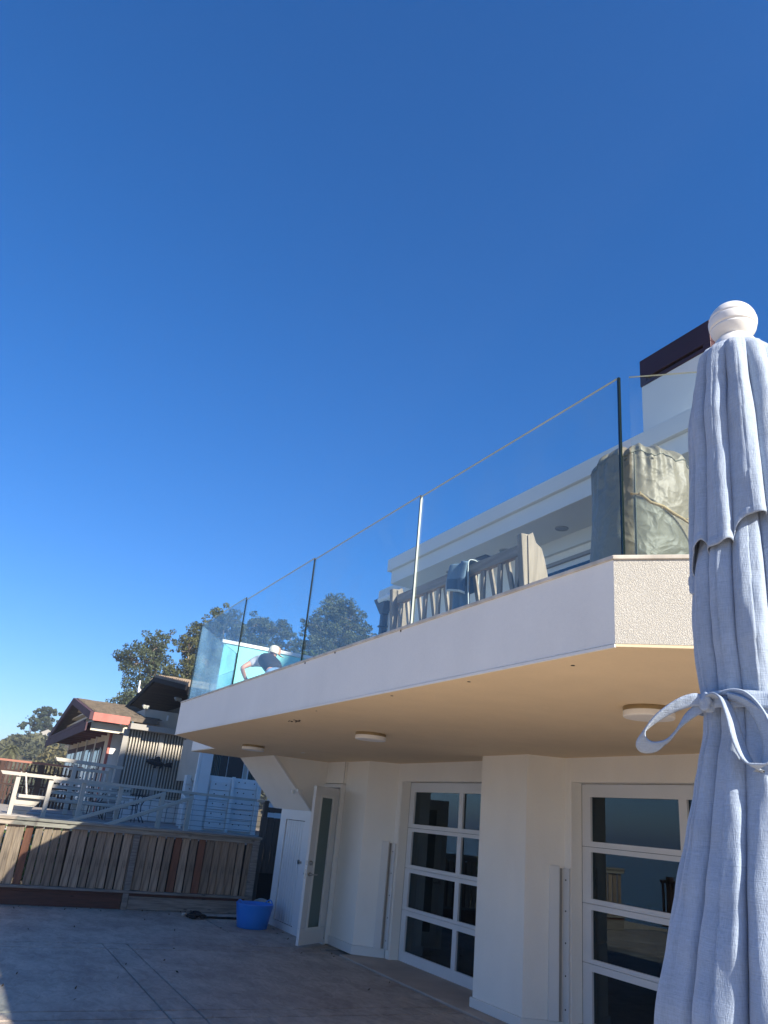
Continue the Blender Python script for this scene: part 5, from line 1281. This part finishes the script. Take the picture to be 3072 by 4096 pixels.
def prof_r(tab, z):
    if z >= tab[0][0]: return tab[0][1]
    for (z0, r0), (z1, r1) in zip(tab, tab[1:]):
        if z <= z0 and z >= z1: t = (z0 - z) / (z0 - z1); t2 = t * t * (3 - 2 * t) * .4 + t * .6; return r0 + (r1 - r0) * t2
    return tab[-1][1]
low = [(2.47, .030), (2.20, .070), (2.05, .100), (1.978, .104), (1.938, .104), (1.891, .100), (1.859, .096), (1.840, .0935), (1.808, .098), (1.760, .112), (1.724, .120), (1.655, .135), (1.578, .153), (1.506, .171), (1.437, .186), (1.2, .215), (.95, .235)]
upp = [(2.494, .048), (2.487, .058), (2.474, .067), (2.45, .073), (2.421, .078), (2.343, .089), (2.269, .091), (2.197, .098), (2.128, .104), (2.03, .111)]
def fold_curve(nf, seed, warp=.35):
    r = random.Random(seed); ph = [r.uniform(0, 6.28) for _ in range(8)]
    amps = [r.uniform(.55, 1.25) for _ in range(nf)]
    def f(t, z, amp, k):
        # t in 0..2pi, pleats with asymmetric overhang; slow drift along z
        tw_ = t + warp / nf * 2.2 * math.sin(2 * t + ph[0]) + warp / nf * 1.6 * math.sin(3 * t + ph[1] + z * 1.2) + .10 / nf * math.sin(5 * t + ph[2] + 6 * z)
        q = nf * tw_ + .25 * math.sin(z * 5 + 3 * t)
        i = int(math.floor(q / (2 * math.pi))) % nf; fr = (q / (2 * math.pi)) % 1
        a0 = amps[i]; c = math.cos(q)
        lobe = 1 - abs(math.sin(q / 2 + math.pi / 2)) ** 1.0        # cusped valleys
        sh = 1 - 2 * (lobe ** 1.15)
        th = tw_ + k / nf * math.sin(q + .4) * 1.0
        # secondary wrinkle
        sec = .16 * math.sin(2 * q + ph[3] + z * 9) + .08 * math.sin(3.3 * q + ph[4] - z * 14)
        return th, amp * (sh * (.55 + .45 * a0) + sec * .6)
    return f
def pleats(tab, z_top, z_bot, nz, nt_, nf, seed, ampf, kf, hem=None, name='canopy', phase=0.0):
    f = fold_curve(nf, seed); vs = []; fs = []
    for j in range(nz):
        v = j / (nz - 1)
        for i in range(nt_):
            t = 2 * math.pi * i / nt_
            zb_ = z_bot + (hem(t) if hem else 0); z = z_top + (zb_ - z_top) * v
            Rr = prof_r(tab, z); th, dr = f(t, z, ampf(z), kf(z)); r = Rr * (1 + dr) / (1 + 1.22 * ampf(z))
            r += .0012 * mnoise.noise(Vector((math.cos(th) * 9, math.sin(th) * 9, z * 26))) + .0035 * mnoise.noise(Vector((math.cos(th) * 3.5, math.sin(th) * 3.5, z * 6)))
            if hem and v > .97: r += .0015
            vs.append((r * math.cos(th + phase), r * math.sin(th + phase), z))
    for j in range(nz - 1):
        for i in range(nt_): i2 = (i + 1) % nt_; fs.append((j * nt_ + i, (j + 1) * nt_ + i, (j + 1) * nt_ + i2, j * nt_ + i2))
    o = MB().add(vs, fs).build(name, M['linen'], um, smooth=True)
    s_ = o.modifiers.new('thick', 'SOLIDIFY'); s_.thickness = .0016; s_.offset = 1
    return o
def hem_up(t): return .022 * math.sin(t * 2 + 1.0) + .020 * math.sin(5 * t + 2.2) + .014 * math.sin(9 * t + .4) + .006 * math.sin(17 * t)
def cinch(z): return math.exp(-((z - 1.84) / .035) ** 2)
pleats(low, 2.46, .95, 230, 1000, 12, 21, lambda z: (.20 if z < 1.84 else .17) * (1 - .45 * cinch(z)), lambda z: .85 + .3 * (1 - cinch(z)), hem=lambda t: .03 * math.sin(t * 8), name='canopy')
pleats(upp, 2.494, 2.085, 110, 900, 11, 5, lambda z: .02 + .22 * min(1, max(0, (2.495 - z) / .10)), lambda z: .25 + .95 * min(1, max(0, (2.47 - z) / .15)), hem=hem_up, name='top_flap', phase=.35)

# tie band
def ribbon(P, widths, wdir, name, parent=um, tw=None, off=0):
    vs = []; fs = []; n_ = len(P)
    for i, p in enumerate(P):
        p = Vector(p); wd_ = Vector(wdir[i]).normalized() if hasattr(wdir[0], '__len__') else Vector(wdir).normalized()
        for s_ in (-1, -.5, 0, .5, 1): vs.append(p + wd_ * widths[i] * .5 * s_)
    for i in range(n_ - 1):
        for k in range(4): a = i * 5 + k; fs.append((a, a + 1, a + 6, a + 5))
    o = MB().add(vs, fs).build(name, M['linen'], parent, smooth=True)
    s_ = o.modifiers.new('thick', 'SOLIDIFY'); s_.thickness = .0028; s_.offset = 0
    return o
ZT = 1.845
P = []; 
for i in range(181):
    t = 2 * math.pi * i / 180; r = .1015 + .0035 * math.sin(6 * t + 1) + .002 * math.sin(13 * t); P.append((r * math.cos(t), r * math.sin(t), ZT + .004 * math.sin(t)))
ribbon(P, [.024] * 181, (0, 0, 1), 'tie_band')
# local screen-facing frame at the umbrella: to-camera direction and leftward direction
tocam = Vector((-UX, -UY, 0)).normalized(); left = Vector((tocam.y, -tocam.x, 0))        # left as seen from the camera
if left.dot(Vector((-1, 0, 0))) < 0: left = -left
ang = math.atan2(tocam.y, tocam.x)
KN = tocam * .062 + left * .083; KN.z = ZT - .002
def spline(cp, n_=60):
    cp = [Vector(c) for c in cp]; out = []
    cp2 = [cp[0]] + cp + [cp[-1]]
    for i in range(len(cp2) - 3):
        p0, p1, p2, p3 = cp2[i:i + 4]; m_ = max(2, n_ // (len(cp) - 1))
        for k in range(m_):
            t = k / m_; out.append(.5 * ((2 * p1) + (-p0 + p2) * t + (2 * p0 - 5 * p1 + 4 * p2 - p3) * t * t + (-p0 + 3 * p1 - 3 * p2 + p3) * t ** 3))
    out.append(cp[-1]); return out
def L(a, b, c): return KN + left * a + tocam * b + Vector((0, 0, c))          # left, towards camera, up
# left loop: sweeps out to the left and back underneath
cpts = [L(.0, .004, .0), L(.018, .010, .002), L(.045, .012, -.008), L(.075, .010, -.028), L(.094, .004, -.047), L(.099, -.004, -.060), L(.090, -.010, -.068), L(.070, -.012, -.064), L(.052, -.008, -.048), L(.036, 0, -.028), L(.016, .004, -.012), L(0, .002, -.004)]
P = spline(cpts, 88); n_ = len(P)
wd = [(Vector((0, 0, 1)) * (1 - .55 * math.sin(math.pi * i / n_)) + left * .55 * math.sin(math.pi * i / n_) * (-1) + tocam * .55 * math.sin(math.pi * min(1, i / n_ * 1.3)))[:] for i in range(n_)]
ribbon(P, [.012 + .015 * math.sin(math.pi * min(1, max(0, i / n_)) ) ** .5 for i in range(n_)], wd, 'bow_loop')
# right loop hanging down
cpts = [L(0, .008, .004), L(-.014, .026, .006), L(-.026, .042, -.004), L(-.034, .052, -.030), L(-.040, .058, -.062), L(-.050, .062, -.088), L(-.062, .066, -.097), L(-.074, .068, -.086), L(-.078, .066, -.055), L(-.068, .058, -.022), L(-.048, .048, .004), L(-.024, .030, .010), L(-.004, .010, .004)]
P = spline(cpts, 96); n_ = len(P)
wd = [(tocam * .75 + left * (.55 if i < n_ / 2 else -.5) + Vector((0, 0, .25)))[:] for i in range(n_)]
ribbon(P, [.012 + .016 * math.sin(math.pi * i / n_) ** .5 for i in range(n_)], wd, 'bow_loop')
# trailing end to the right
P = spline([L(-.03, .035, .004), L(-.055, .052, -.008), L(-.085, .060, -.036), L(-.12, .062, -.075), L(-.17, .055, -.10), L(-.20, .04, -.14)], 50)
ribbon(P, [.018] * len(P), [(Vector((0, 0, 1)) * .5 + tocam)[:]] * len(P), 'bow_tail')
kb = bmesh.new(); bmesh.ops.create_icosphere(kb, subdivisions=4, radius=.0125)
for v in kb.verts:
    v.co *= 1 + .22 * mnoise.noise(v.co * 110) + .12 * math.sin(v.co.x * 700); v.co.z *= 1.15
me = bpy.data.meshes.new('knot'); kb.to_mesh(me); kb.free(); me.materials.append(M['linen'])
for p_ in me.polygons: p_.use_smooth = True
ko = bpy.data.objects.new('knot', me); link(ko, um); ko.location = KN + tocam * .006

# ------------------------------------------------------------------ sea haze
hz = MB().box(-4200, 4200, -4200, 4200, -6.5, 27).build('haze', None or M['black']); hz.data.materials.clear()
hm = bpy.data.materials.new('sea_haze'); hm.use_nodes = True; hn = hm.node_tree; hn.nodes.clear()
ho = hn.nodes.new('ShaderNodeOutputMaterial'); pv = hn.nodes.new('ShaderNodeVolumePrincipled')
pv.inputs['Color'].default_value = (.75, .86, 1, 1); pv.inputs['Density'].default_value = .0011; pv.inputs['Anisotropy'].default_value = .2
hn.links.new(pv.outputs[0], ho.inputs['Volume']); hz.data.materials.append(hm); tag(hz, kind='stuff')
